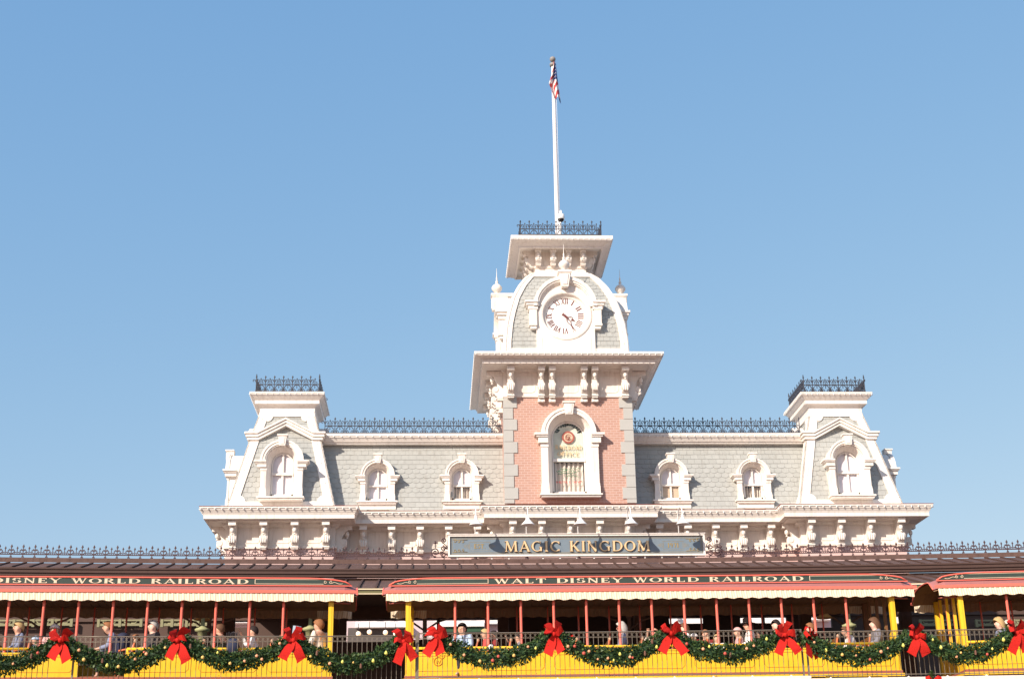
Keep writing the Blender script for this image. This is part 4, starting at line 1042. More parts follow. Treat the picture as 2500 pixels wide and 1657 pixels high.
        Q('striped_valance', m, ['valance','slat_ceiling_and_shade'])
    for s in ():
        for i in range(60):
            y0, y1 = -.08+(W+.16)*i/60, -.08+(W+.16)*(i+1)/60; bow = lambda y: s*(6.50+.12*sin(pi*(y+.08)/(W+.16)))
            m.add([(bow(y0),y0,ZA-.03),(bow(y1),y1,ZA-.03),(bow(y1),y1,vz(y1*20)),(bow(y0),y0,vz(y0*20))], [(0,1,2,3)])
    # flat slatted ceiling
    m = MB(); m.box(-5.95, 5.95, .02, W-.02, ZA-.01, ZA+.02); 
    for i in range(59): x = -5.85+i*.2; m.box(x-.008, x+.008, .03, W-.03, ZA-.022, ZA-.011)
    Q('ceiling', m, 'slat_ceiling_and_shade')
    # posts
    for k in range(-6, 7):
        for y in (.05, W-.05):
            m = MB(); x = k*.806; kk = 1 if y < 1 else .7; m.lathe([(.045*kk,4.47),(.045*kk,4.52),(.034*kk,4.56),(.034*kk,5.62),(.040*kk,5.66),(.030*kk,5.70),(.030*kk,ZA)], (x,y,0), 8)
            Q('post', m, 'red_paint')
    for s in (-1, 1):
        for y in (.05, W-.05):
            m = MB(); x = s*HL; m.box(x-.062, x+.062, y-.062, y+.062, 3.80, ZA); m.box(x-.075, x+.075, y-.075, y+.075, 3.80, 3.95); m.box(x-.075, x+.075, y-.075, y+.075, 5.80, 5.87)
            m.box(x-.02, x+.02, y-.07, y+.07, 4.0, 5.7)
            Q('end_post', m, 'yellow_paint' if (s < 0 or y < 1) else 'bench_wood_and_shade')  # right rear corner post coloured brown to stand in for shade
        for y in (.70, 1.35, 2.0):
            m = MB(); m.box(s*HL-.035, s*HL+.035, y-.035, y+.035, 4.55, ZA-.02); m.box(s*HL-.04, s*HL+.04, y-.010, y+.010, 4.6, ZA-.03, 1)
            Q('inner_end_post', m, ['yellow_paint','red_paint'] if s < 0 else ['bench_wood_and_shade','gold_dull_and_shade'])  # right-end posts: brown and dull gold imitate yellow posts in shade
        m = MB(); q_ = .85 if s < 0 else .42; m.extx([(.02,3.93),(q_,3.93),(q_,4.50),(.32,4.85),(.12,4.95),(.02,4.95)], s*HL-.04, s*HL+.04)
        Q('end_panel', m, 'yellow_paint')
    # side panels with optional doorway
    segs = [(-HL, HL)] if not door else [(-HL, door[0]), (door[1], HL)]
    for y, ff in ((-.0, -1), (W, 1)):
        for a, b in (segs if ff < 0 else [(-HL, HL)]):
            m = MB(); m.box(a, b, y-.03, y+.03, 3.935, 4.47); m.box(a, b, y-.045, y+.045, 4.47, 4.50); pn = Q('side_panel', m, 'yellow_paint')
            m = MB(); m.tube([(a+.03,y,4.59),(b-.03,y,4.59)], .032, 8); 
            if door and ff < 0: m.tube([((b if b < 0 else a)+(-.03 if b < 0 else .03),y,4.59),((b if b < 0 else a)+(-.06 if b < 0 else .06),y,4.45)], .03, 6)
            Q('hand_rail', m, 'yellow_paint')
            if ff < 0:
                m = MB(); nb = max(1, round((b-a)/1.6)); wv = (b-a)/nb
                for i in range(nb):
                    x0, x1 = a+i*wv+.12, a+(i+1)*wv-.12; z0, z1 = 4.045, 4.40; c = .07
                    o = [(x0+c,z0),(x1-c,z0),(x1,z0+c),(x1,z1-c),(x1-c,z1),(x0+c,z1),(x0,z1-c),(x0,z0+c)]
                    m.tube([(q[0], y-.031, q[1]) for q in o], .0065, 4, 0, True, True)
                for i in range(int((b-a)/.9)): m.ball((a+.4+i*.9, y-.032, 3.965), .010, 4)
                ob('panel_lines', m, 'orange_line', pn, origin=(0,0,3.43))
    m = MB(); m.box(-HL-.08, HL+.08, -.05, W+.05, 3.87, 3.933); Q('red_sill', m, 'sill_red')
    m = MB(); m.box(-HL-.12, HL+.12, -.06, W+.06, 3.80, 3.868)
    for i in range(9): x = -5.6+i*1.4; m.box(x-.06, x+.06, -.10, .0, 3.78, 3.83)
    Q('step_board', m, 'yellow_paint')
    m = MB(); m.box(-HL, HL, .02, W-.02, 3.934, 3.96); Q('floor', m, 'bench_wood_and_shade')
    # benches: seat, backrest and cast arms
    for k in range(-7, 7):
        x = (k+.5)*.806+.08
        if abs(x) > 5.75 or (door and door[0]-.1 < x < door[1]+.1): continue
        m = MB(); m.box(x-.40, x-.02, .16, W-.16, 4.36, 4.40); bn = Q('bench', m, 'bench_wood_and_shade')
        m = MB(); 
        for i in range(3): m.box(x+.0+.02*i, x+.03+.02*i, .16, W-.16, 4.46+i*.11, 4.55+i*.11)
        ob('backrest', m, 'bench_wood_and_shade', bn, origin=(0,0,3.43))
        m = MB()
        for y in (.14, W-.14):
            m.tube([(x-.34,y,3.96),(x-.30,y,4.36),(x-.05,y,4.40),(x+.02,y,4.55),(x+.07,y,4.80)], [.02,.02,.025,.03,.022], 6)
            m.tube([(x-.30,y,4.56),(x-.12,y,4.60),(x+.03,y,4.58)], .024, 6)
            m.ball((x+.075,y,4.79), .038, 8, 1, 1.5)
        ob('arm', m, ['bench_end',cm('arm_tip', (.52,.33,.22))], bn, origin=(0,0,3.43))
    # running gear
    m = MB(); m.box(-HL+.2, HL-.2, .3, W-.3, 3.66, 3.80); Q('underframe', m, 'iron_paint')
    for x in (-4.6,-3.7,3.7,4.6):
        m = MB()
        for y in (.45, W-.52): m.lathey([(.001,-.0),(.21,0),(.21,.05),(.23,.05),(.23,.08),(.001,.08)], (x,y,3.65), 20)
        m.tube([(x,.4,3.65),(x,W-.4,3.65)], .04, 8); Q('wheelset', m, 'iron_paint')
    for s in (-1, 1):
        m = MB(); m.tube([(s*6.0,W/2,3.72),(s*6.9,W/2,3.72)], .05, 6); m.tube([(s*6.0,.0,5.70),(s*6.45,.25,5.72)], .025, 5); Q('coupler', m, 'sill_red')
    return r
C1 = coach(-8.50, 'left yellow open coach with a dark doorway in its side', door=(.11, 1.18), txt=(-3.62, 3.96))
C2 = coach(5.32, 'middle yellow open coach, seen whole, whose letter board is fully readable', None)
C3 = coach(18.95, 'yellow open coach at the right edge of the photo, showing its arched roof end', None)
# round painted emblem at the left end of the middle coach
m = MB(); ex, ez = -5.25, 4.27
m.tube([(ex+.10*cos(a), -.034, ez+.10*sin(a)) for a in [2*pi*i/20 for i in range(20)]], .012, 5, 0, True, True)
m.tube([(ex-.06,-.035,ez+.03),(ex-.03,-.035,ez-.05),(ex,-.035,ez+.02),(ex+.03,-.035,ez-.05),(ex+.06,-.035,ez+.03)], .009, 4)
m.tube([(ex-.16,-.035,ez+.12),(ex-.11,-.035,ez+.06)], .008, 4); m.tube([(ex+.16,-.035,ez+.12),(ex+.11,-.035,ez+.06)], .008, 4)
ob('emblem', m, 'orange_line', C2, origin=(0,0,3.43))

# ------------------------------------------------------------------ retaining wall with pale coping, fences
m = MB(); xs_ = [-.35+.9*i for i in range(11)]+[8.66+.9*i for i in range(17)]
for a, b in zip(xs_[:-1], xs_[1:]):
    if b-a < .05: continue
    ct = 3.635 if a < 8.6 else 3.575
    ya, yb = 33.22+yo(a), 33.22+yo(b)
    m.add([(a,ya,-1.59),(b,yb,-1.59),(b,yb,ct-.08),(a,ya,ct-.08)], [(0,1,2,3)], 1)
    m.add([(a,ya-.07,ct-.1),(b,yb-.07,ct-.1),(b,yb-.07,ct),(a,ya-.07,ct),(b,yb+.34,ct+.01),(a,ya+.34,ct+.01),(a,ya+.34,3.2),(b,yb+.34,3.2)], [(0,1,2,3),(3,2,4,5),(5,4,7,6),(0,6,7,1),(0,3,5,6),(1,7,4,2)], 0)
    x = a+.45; y_ = 33.2+yo(x); m.add([(x-.03,y_-.03,ct+.002),(x+.03,y_-.03,ct+.002),(x+.03,y_+.03,ct+.002),(x-.03,y_+.03,ct+.002),(x,y_,ct+.035)], [(0,1,4),(1,2,4),(2,3,4),(3,0,4)], 0)
tag(ob('retaining_wall', m, ['coping','stucco'], None, origin=(0,0,0)), 'pale retaining wall with white coping at the foot of the right hand fences', 'wall')
m = MB(); xs_ = [-22+1.0*i for i in range(22)]
for a, b in zip(xs_[:-1], xs_[1:]):
    b = min(b, -.36); ya, yb = 33.25+yo(a), 33.25+yo(b); m.add([(a,ya,-1.59),(b,yb,-1.59),(b,yb,3.42),(a,ya,3.42),(b,yb+.36,3.43),(a,ya+.36,3.43)], [(0,1,2,3),(3,2,4,5)])
tag(ob('retaining_wall', m, 'stucco', None, origin=(0,0,0)), 'lower retaining wall below the left hand fences, just under the picture edge', 'wall')

def fence(xa, xb, zt, label, posts=(0,1), Yf=33.6):
    r = root('metal_fence', label, 'fence', ((xa+xb)/2, Yf+yo((xa+xb)/2), 3.60), 0, 'thin metal picket fences in front of the train')
    Q = lambda n, mb: ob(n, mb, 'fence_iron', r)
    n = max(1, round((xb-xa)/.1135)); zb_ = zt-1.035
    pk = MB(); X_ = [xa+(xb-xa)*i/n for i in range(n+1)]
    for i, x in enumerate(X_):
        y_ = Yf+yo(x); pk.tube([(x,y_,zb_),(x,y_,zt)], .0085, 4, 0, False)
        if i < n:
            c = x+(xb-xa)/n/2; pk.tube([(c+.046*cos(a), y_, zt-.065+.046*sin(a)) for a in [2*pi*q/8 for q in range(8)]], .0045, 4, 0, False, True)
        if i % 11 == 5:
            for s in (-1, 1):
                for dz, tr in ((-.36,1),(-.48,-1)):
                    pk.tube([(a,y_-.003,b) for a, b in spiral(x+s*.055, zt+dz, .035, .012, 180 if s > 0 else 0, (180 if s > 0 else 0)+s*tr*-300, 8)], .006, 4, 0, False)
            pk.ball((x,y_,zt-.43), .02, 6, 0, 2.2)
    Q('pickets', pk)
    for z, rr_ in ((zt, .014), (zt-.125, .008), (zb_+.03, .012)):
        rl = MB(); rl.tube([(x, Yf+yo(x), z) for x in X_[::6]+[X_[-1]]], rr_, 6); Q('rail', rl)
    for k, x in enumerate((xa, xb)):
        if k in posts: p_ = MB(); y_ = Yf+yo(x); p_.box(x-.02, x+.02, y_-.02, y_+.02, 3.45, zt+.015); Q('fence_post', p_)
fence(-14.2, -8.72, 4.69, 'leftmost fence section, ending behind the big red bow at the left', ())
fence(-8.18, -.44, 4.69, 'fence section in front of the left coach, from its doorway to the gap between coaches')
fence(-.40, 8.60, 4.745, 'tall fence section before the middle coach, standing on the white coping')
fence(8.72, 18.5, 4.69, 'rightmost fence section, slightly lower, in front of the right coach')

# ------------------------------------------------------------------ garlands
def garland(x0, x1, label, seed, z0=4.60, z1=4.60, zm=4.10, nf=8, Yg=33.44):
    rg = random.Random(seed); xm = (x0+x1)/2; ym = Yg+yo(xm)
    r = root('garland', label, 'garland', (xm, ym, zm), 0, 'evergreen garlands swagged along the fences')
    def path(t):
        e = z0+(z1-z0)*t; return Vector((x0+(x1-x0)*t, Yg+yo(x0+(x1-x0)*t)+.02*sin(t*9+seed), zm+(e-zm)*abs(2*t-1)**2.1+.015*sin(t*17+seed)))
    m = MB(); m.tube([path(i/24) for i in range(25)], .10, 7, 1); 
    N = int(1250*(x1-x0))
    for i in range(N):
        t = rg.random(); c = path(t); th = .125+.045*(1-abs(2*t-1))+.02*sin(t*23+seed*2)
        a = rg.uniform(0, 2*pi); rad = th*sqrt(rg.random())*1.15; tg = (path(min(1, t+.01))-path(max(0, t-.01))).normalized()
        up = Vector((0,-1,0)).cross(tg).normalized(); n = up*sin(a)+Vector((0,-1,0))*cos(a)*.8
        if rg.random() < .05: rad *= 1.35
        p = c+n*rad; d = (n*rg.uniform(.5, 1.2)+tg*rg.uniform(-.9, .9)+Vector((rg.uniform(-.4,.4), rg.uniform(-.4,.4), rg.uniform(-.5,.3)))).normalized()
        L = rg.uniform(.05, .115); w_ = L*rg.uniform(.18, .30); s_ = d.cross(Vector((rg.uniform(-1,1), rg.uniform(-1,1), rg.uniform(-1,1)))).normalized()*w_
        m.add([p, p+d*L*.5+s_, p+d*L, p+d*L*.5-s_], [(0,1,2,3)], rg.choices((2,3,4), (4,4,2))[0])
    ob('greenery', m, ['twig','leaf_b','leaf_a','leaf_b','leaf_c'], r, origin=(xm, ym, zm))
    for i in range(nf):
        t = (i+.5+rg.uniform(-.4,.4))/nf; t = .08+.84*t; c = path(t)+Vector((0, -.17, rg.uniform(-.12,.11))); kind = rg.choice(['fruit_peach','fruit_yellow','fruit_gold','fruit_peach','fruit_red','cone_brown'])
        o = MB(); rad = rg.uniform(.026,.044)
        if kind == 'cone_brown':
            for q in range(5): o.lathe([(.01,-.05+q*.02),(.038-.005*abs(q-1.5),-.035+q*.02),(.012,-.02+q*.02)], c, 8)
        elif kind == 'fruit_yellow': o.lathe([(.004,-rad*1.1),(rad*.75,-rad*.5),(rad,0),(rad*.6,rad*.8),(rad*.35,rad*1.3),(.004,rad*1.4)], c, 10)
        else: o.ball(c, rad, 10, 0, .95); o.tube([c+Vector((0,0,rad*.8)), c+Vector((.005,0,rad*1.25))], .004, 4)
        ob('pine_cone' if kind == 'cone_brown' else 'fruit_ornament', o, kind, r, origin=(xm, ym, zm))
    return r
def ribbon(m, pts, wv, mi=0):
    P = [Vector(p) for p in pts]; W_ = [Vector(w_) for w_ in (wv if isinstance(wv, list) else [wv]*len(P))]; vs = []
    for p, w_ in zip(P, W_): vs += [p-w_, p+w_]
    m.add(vs, [(2*i, 2*i+1, 2*i+3, 2*i+2) for i in range(len(P)-1)], mi)
def bow(u_, v_, label, seed, rz=0, Yb=33.30, sc=1.0, dark=False):
    X, Z, Y = atc(u_, v_, Yb); rg = random.Random(seed)
    r = root('ribbon_bow', label, 'bow', (X, Y, Z), rz, 'red ribbon bows on the fences')
    r.rotation_euler = (0, rg.uniform(-.10,.10), rz+rg.uniform(-.15,.15)); r.scale = (sc*1.16, sc, sc*1.10)
    def loop(ang, L, wd, back):
        m = MB(); a = radians(ang+rg.uniform(-15, 15)); dx, dz = cos(a), sin(a); px, pz = -dz, dx; L *= rg.uniform(.8, 1.18); tw_ = rg.uniform(-.05,.05); pts = []; ws = []
        prof = [(0,0,.35),(.35,-.05,.8),(.75,-.085,1.05),(1.0,-.06,1.1),(1.04,.0,1.1),(.85,.05,1.0),(.45,.045,.8),(.0,.02,.4)]
        for t, y, wf in prof:
            q = wd*wf*rg.uniform(.92, 1.08); cr = .03*sin(t*5+seed)
            pts.append((dx*L*t+px*cr, y-.04+back, dz*L*t+pz*cr)); ws.append((px*q, -.05*wf*(.5+t*.5)+tw_*t, pz*q+rg.uniform(-.008,.008)))
        ribbon(m, pts, ws); return m
    for ang, L, wd, bk in ((118,.26,.062,.03),(62,.26,.062,.03),(157,.19,.060,-.02),(23,.19,.060,-.02)):
        ob('ribbon_loop', loop(ang, L, wd, bk), 'ribbon_red', r, origin=(0,0,0))
    for s in (-1, 1):
        m = MB(); L = rg.uniform(.33,.42); sp = rg.uniform(.30,.68); wd_ = rg.uniform(.9,1.2); pts = []; ws = []
        for i in range(9):
            t = i/8; pts.append((s*sp*L*t, -.05-.05*sin(t*3+seed), -.02-L*t)); q = .035+.050*min(1, t*3)*wd_; ws.append((q, -.02, q*.30*s))
        ws[-1] = (ws[-1][0], -.02, ws[-1][2]+.03*s)
        ribbon(m, pts, ws); ob('ribbon_tail', m, 'ribbon_red', r, origin=(0,0,0))
    m = MB(); m.ball((0,-.07,0), .045, 10, 0, 1.1); ob('knot', m, 'ribbon_red', r, origin=(0,0,0))
    return (X, Y, Z)
BW = [(148,1563,'red bow at the end of the leftmost fence section, beside the fence gap'),
 (434,1563,'red bow second from the left, right below a red coach post'),
 (717,1563,'red bow with a person holding pale blue paper just behind it'),
 (986,1566,'red bow below the yellow end post of the middle coach'),
 (1066,1553,'red bow at the left end of the tall fence section'),
 (1352,1548,'red bow in front of a passenger wearing a red hat'),
 (1637,1546,'red bow in the middle of the fence right of the grey haired woman'),
 (1915,1550,'red bow facing forward at the right end of the tall fence section'),
 (2236,1555,'red bow below the gap between the middle and the right coach'),
 (2482,1545,'red bow at the right edge of the photo')]
BP = [bow(u_, v_, l, 11+i) for i, (u_, v_, l) in enumerate(BW)]
bow(1975, 1560, 'red bow turned sideways and half in shadow, right beside a forward facing bow', 30, radians(50), 33.45, .95)
gx = [p[0] for p in BP]; gz = [p[2] for p in BP]
garland(gx[0]-2.75, gx[0]-.02, 'leftmost garland, cut off by the left edge of the photo', 1, zm=4.03)
garland(gx[0]+.02, gx[1]-.03, 'dense garland in front of the dark doorway of the left coach', 2, zm=4.06)
garland(gx[1]+.03, gx[2]-.03, 'garland below the black bag, in front of the left coach', 3, zm=4.12)
garland(gx[2]+.03, gx[3]-.03, 'garland crossing in front of the dark gap between two coaches', 4, zm=4.03)
garland(gx[4]+.03, gx[5]-.03, 'garland below the white bottle, on the tall fence section', 5, zm=4.13, z0=4.62, z1=4.66)
garland(gx[5]+.03, gx[6]-.03, 'garland below the grey haired woman, with many round fruits', 6, zm=4.14, z0=4.66, z1=4.66, nf=13)
garland(gx[6]+.03, gx[7]-.03, 'garland below the passenger in the black hat, right end of the tall fence section', 7, zm=4.18, z0=4.66, z1=4.64)
garland(gx[7]+.42, gx[8]-.03, 'garland below the woman in the dark coat at the right end of the middle coach', 8, zm=4.09, z0=4.58, z1=4.60)
garland(gx[8]+.03, gx[9]-.03, 'garland in front of the arched end of the right coach', 9, zm=4.09)
garland(gx[9]+.05, gx[9]+2.6, 'rightmost garland, starting at the bow on the right edge', 10, zm=4.09)
# spruce sprig with red bow on the wall, cut by the lower edge
sx_, sz_ = at(2272, 1652, 33.0)
m = MB(); rg = random.Random(5)
for i in range(260):
    a = rg.uniform(0, 2*pi); q = rg.random(); p = Vector((sx_+cos(a)*.07*q, 32.92+sin(a)*.07*q, sz_-.05+.18*rg.random()*(1-q*.5))); d = Vector((cos(a)*.6, sin(a)*.6, rg.uniform(0,1))).normalized(); s_ = d.cross(Vector((0,0,1))).normalized()*.01
    m.add([p, p+d*.03+s_, p+d*.06, p+d*.03-s_], [(0,1,2,3)], rg.choice((0,1,2)))
m.lathe([(.05,-.3),(.06,0),(.03,.08)], (sx_, 32.95, sz_-.05), 8, 1)
sr = root('wall_spray', 'small spruce spray with a red bow, cut by the bottom edge of the photo', 'decoration', (sx_, 32.95, sz_-.3))
ob('spruce_tuft', m, ['leaf_a','leaf_b','leaf_c'], sr, origin=(sx_, 32.95, sz_-.3))
m = MB()
for s in (-1, 1): ribbon(m, [(sx_,32.85,sz_-.12),(sx_+s*.10,32.78,sz_-.03),(sx_+s*.19,32.80,sz_-.06),(sx_+s*.16,32.86,sz_-.14),(sx_,32.86,sz_-.15)], (0,.01,.05))
ob('bow', m, 'ribbon_red', sr, origin=(sx_, 32.95, sz_-.3))

# ------------------------------------------------------------------ people
def skin_mesh(name, V, Ed, Rd, sub=2, rootv=0):
    me = bpy.data.meshes.new(name); me.from_pydata([tuple(v) for v in V], Ed, []); o = bpy.data.objects.new(name+'_tmp', me); COL.objects.link(o)
    sk = o.modifiers.new('s', 'SKIN'); sk.use_smooth_shade = True
    for i, v in enumerate(me.skin_vertices[0].data): v.radius = (Rd[i], Rd[i]); v.use_root = (i == rootv)
    ss = o.modifiers.new('b', 'SUBSURF'); ss.levels = sub; ss.render_levels = sub
    bpy.context.view_layer.update(); dg = bpy.context.evaluated_depsgraph_get()
    r = bpy.data.meshes.new_from_object(o.evaluated_get(dg)); bpy.data.objects.remove(o); return r
POSES = {}
def joints(pose):
    """facing +x; z=0 floor. returns dict of joints"""
    sit = pose != 'stand'
    z0 = .50 if sit else .93
    lean = .05 if pose == 'lean' else .0
    lean = .16 if pose == 'hunch' else lean
    J = dict(pel=(0,0,z0), wai=(-.01+lean*.3,0,z0+.18), che=(-.01+lean*.8,0,z0+.42), nk=(.015+lean*1.2,0,z0+.53), hb=(.035+lean*1.4,0,z0+.585), hc=(.04+lean*1.5,0,z0+.672), ht=(.025+lean*1.5,0,z0+.715))
    for s, k in ((1,'l'),(-1,'r')):
        J['sh'+k] = (-.01+lean,s*.20,z0+.475); J['el'+k] = (.06+lean,s*.25,z0+.22); J['wr'+k] = (.30+lean,s*.18,z0+.17)
        if pose == 'raise' and k == 'r': J['el'+k] = (.22,s*.26,z0+.36); J['wr'+k] = (.34,s*.24,z0+.62)
        J['hi'+k] = (.02,s*.09,z0-.03)
        if sit: J['kn'+k] = (.43,s*.10,z0+.02); J['an'+k] = (.42,s*.10,.09); J['to'+k] = (.56,s*.11,.04)
        else: J['kn'+k] = (.03,s*.10,.50); J['an'+k] = (.0,s*.10,.09); J['to'+k] = (.15,s*.11,.04)
        w_, e_ = Vector(J['wr'+k]), Vector(J['el'+k]); J['ha'+k] = tuple(w_+(w_-e_).normalized()*.09)
    return J
def figure(pose):
    if pose in POSES: return POSES[pose]
    J = joints(pose)
    keys = ['pel','wai','che','nk','hb','hc','ht']; rad = dict(pel=.12,wai=.115,che=.145,nk=.06,hb=.075,hc=.100,ht=.078)
    for k in 'lr':
        keys += ['sh'+k,'el'+k,'wr'+k,'ha'+k,'hi'+k,'kn'+k,'an'+k,'to'+k]; rad.update({'sh'+k:.058,'el'+k:.042,'wr'+k:.027,'ha'+k:.034,'hi'+k:.085,'kn'+k:.058,'an'+k:.036,'to'+k:.030})
    Ed = [('pel','wai'),('wai','che'),('che','nk'),('nk','hb'),('hb','hc'),('hc','ht')]
    for k in 'lr': Ed += [('che','sh'+k),('sh'+k,'el'+k),('el'+k,'wr'+k),('wr'+k,'ha'+k),('pel','hi'+k),('hi'+k,'kn'+k),('kn'+k,'an'+k),('an'+k,'to'+k)]
    V = [J[k] for k in keys]; R_ = [rad[k] for k in keys]
    hc = Vector(J['hc']); V += [tuple(hc+Vector((.115,0,-.015))), tuple(hc+Vector((0,.10,-.01))), tuple(hc+Vector((0,-.10,-.01)))]; R_ += [.014,.018,.018]
    E_ = [(keys.index(a), keys.index(b)) for a, b in Ed]+[(keys.index('hc'), len(keys)), (keys.index('hc'), len(keys)+1), (keys.index('hc'), len(keys)+2)]
    for k in 'lr':                                            # five fingers per hand
        ha = Vector(J['ha'+k]); d = (ha-Vector(J['wr'+k])).normalized(); sd = Vector((0,1,0)) if abs(d.y) < .8 else Vector((1,0,0))
        up = d.cross(sd).normalized(); hi = keys.index('ha'+k)
        for q in range(5):
            if q < 4: a = ha+sd*(q-1.5)*.019+d*.035; b = a+d*(.055-.008*abs(q-1.3))-up*.018
            else: a = ha+sd*.035*(1 if k == 'r' else -1)-d*.01; b = a+d*.035+sd*.02*(1 if k == 'r' else -1)
            n0 = len(V); V += [tuple(a), tuple(b)]; R_ += [.009,.007]; E_ += [(hi, n0), (n0, n0+1)]
    body = skin_mesh('body', V, E_, R_)
    # eyes and mouth as small patches of their own material on the head
    eb = MB(); f0 = hc
    for s in (-1, 1): eb.ball(f0+Vector((.088, s*.035, .01)), .011, 6)
    eb2 = MB(); eb2.box(f0.x+.078, f0.x+.088, -.022, .022, f0.z-.062, f0.z-.052)
    import bmesh
    bm = bmesh.new(); bm.from_mesh(body)
    for f in bm.faces: f.smooth = True; f.material_index = 0
    for mb_, mi in ((eb, 1), (eb2, 2)):
        vs = [bm.verts.new(v) for v in mb_.v]
        for f in mb_.f:
            nf = bm.faces.new([vs[i] for i in f]); nf.material_index = mi
    bm.to_mesh(body); bm.free()
    sh = ['pel','wai','che','nk']; rs = [.15,.155,.175,.075]; Es = [(0,1),(1,2),(2,3)]; V2 = [J[k] for k in sh]; V2[3] = tuple(Vector(J['nk'])-Vector((0,0,.03)))
    for k in 'lr':
        i = len(V2); V2 += [J['sh'+k], J['el'+k], tuple(Vector(J['wr'+k])*.85+Vector(J['el'+k])*.15)]; rs += [.088,.072,.050]; Es += [(2,i),(i,i+1),(i+1,i+2)]
    shirt = skin_mesh('shirt', V2, Es, rs)
    V3 = [J['pel']]; rs = [.14]; Es = []
    for k in 'lr':
        i = len(V3); V3 += [J['hi'+k], J['kn'+k], tuple(Vector(J['an'+k])*.9+Vector(J['kn'+k])*.1)]; rs += [.10,.075,.055]; Es += [(0,i),(i,i+1),(i+1,i+2)]
    pants = skin_mesh('trousers', V3, Es, rs)
    V4 = []; Es = []; rs = []
    for k in 'lr': i = len(V4); V4 += [J['an'+k], J['to'+k]]; rs += [.045,.040]; Es += [(i,i+1)]
    def shell(style):
        b = MB(); n1, n2 = 10, 14; c = hc+Vector((-.012,0,.012)); rg = random.Random(len(style)); lo = {'short':.25,'long':-.1,'curly':-.1,'cap':.55,'bald':.2}[style]; vs = []
        for i in range(n1+1):
            for j in range(n2):
                ph = 2*pi*j/n2; front = cos(ph); lim = radians(56+(1-front)*.5*(92 if style in ('long','curly') else 76)) if style != 'cap' else radians(82)
                th2 = lim*i/n1; R0 = .134 if style != 'curly' else .158
                if style == 'curly': R0 *= 1+rg.uniform(-.06,.06)
                drop = (-.13*max(0, -front+.35)*(i/n1)**2) if style in ('long','curly') else 0
                vs.append(c+Vector((R0*sin(th2)*cos(ph)*1.02, R0*.90*sin(th2)*sin(ph), R0*cos(th2)*1.05+drop)))
        b.add(vs, [(i*n2+j, i*n2+(j+1)%n2, (i+1)*n2+(j+1)%n2, (i+1)*n2+j) for i in range(n1) for j in range(n2)], 0, True)
        if style == 'cap': b.add([c+Vector(p) for p in ((.09,-.07,.045),(.20,-.05,.03),(.215,0,.028),(.20,.05,.03),(.09,.07,.045))], [(0,1,2,3,4)])
        return b
    POSES[pose] = (body, shirt, pants, shell, hc); return POSES[pose]
def person(u_, v_, Yp, yaw, label, shirt, pants='cloth_dark', skin='skin', hair='hair_brown', style='short', pose='sit', extra=None):
    X, Z, Y = atc(u_, v_, Yp); body, sh, pa, shell, hc = figure(pose)
    zf = 3.962; s = (Z-zf)/hc.z; s = max(.6, min(1.12, s))*1.04; zf = Z-hc.z*s
    ca, sa = cos(yaw), sin(yaw); ox = hc.x*s
    r = bpy.data.objects.new('person', None); COL.objects.link(r)
    me = body.copy(); me.materials.clear()
    for k in (skin, 'eye', 'lip'): me.materials.append(M[k])
    r2 = bpy.data.objects.new('person', me); bpy.data.objects.remove(r); COL.objects.link(r2)
    r2.location = (X-ox*ca, Y-ox*sa, zf); r2.rotation_euler = (0,0,yaw); r2.scale = (s,s,s)
    tag(r2, label, 'person', 'passengers riding in the open coaches')
    for nm, ms, k in (('shirt', sh, shirt), ('trousers', pa, pants)):
        q = ms.copy(); q.materials.clear(); q.materials.append(M[k]); o = bpy.data.objects.new(nm, q); COL.objects.link(o); o.parent = r2
    hb = shell(style); o = ob('hair' if style != 'cap' else 'cap', hb, hair, r2, origin=(0,0,0))
    if extra == 'sunglasses':
        b = MB()
        for q in (-1, 1): b.lathey([(.001,-.004),(.03,0),(.001,.004)], (0,0,0), 12)
        b = MB(); b.box(hc.x+.092, hc.x+.104, -.075, -.008, hc.z-.018, hc.z+.022); b.box(hc.x+.092, hc.x+.104, .008, .075, hc.z-.018, hc.z+.022); b.box(hc.x+.0, hc.x+.10, -.098, -.09, hc.z+.0, hc.z+.012); b.box(hc.x+.0, hc.x+.10, .09, .098, hc.z+.0, hc.z+.012)
        ob('sunglasses', b, 'sill_red', r2, origin=(0,0,0))
    if extra == 'hat':
        b = MB(); c = hc; b.lathe([(.20,.04),(.205,.05),(.115,.06),(.11,.16),(.09,.175),(.01,.18)], c, 18); ob('hat', b, 'camera_dark', r2, origin=(0,0,0))
    if extra == 'backpack':
        b = MB(); c = Vector(joints(pose)['che']); b.lathe([(.02,-.30),(.15,-.28),(.165,-.1),(.155,.08),(.06,.14)], (c.x-.20, 0, c.z), 14); ob('backpack', b, 'cloth_navy', r2, origin=(0,0,0))
    return r2
for k_, c_ in dict(cloth_dark=(.05,.045,.05), cloth_navy=(.03,.035,.07), cloth_bluegrey=(.22,.25,.36), cloth_lightblue=(.42,.55,.75), cloth_white=(.78,.76,.76), cloth_grey=(.20,.19,.22),
    cloth_red=(.50,.07,.06), cloth_darkred=(.25,.03,.03), cloth_pink=(.72,.42,.42), cloth_olive=(.08,.08,.05), cloth_cream=(.70,.60,.52), hair_blond=(.55,.38,.18), hair_brown=(.14,.07,.04), hair_dark=(.03,.02,.02), hair_auburn=(.30,.13,.06), hair_grey=(.55,.53,.50), cloth_lilac=(.5,.48,.6)).items(): cm(k_, c_)
LFT = pi
person(44,1532,35.46,LFT+.5,'blond passenger in a blue grey shirt, leftmost in the photo','cloth_bluegrey',hair='hair_blond')
person(86,1563,35.33,LFT,'small child in a light blue hooded top, beside the blond passenger in blue grey','cloth_lightblue',hair='cloth_lightblue',style='cap')
person(133,1537,35.64,-pi/2,'passenger in a pink top and white cap behind the leftmost bow','cloth_pink',hair='cloth_white',style='cap')
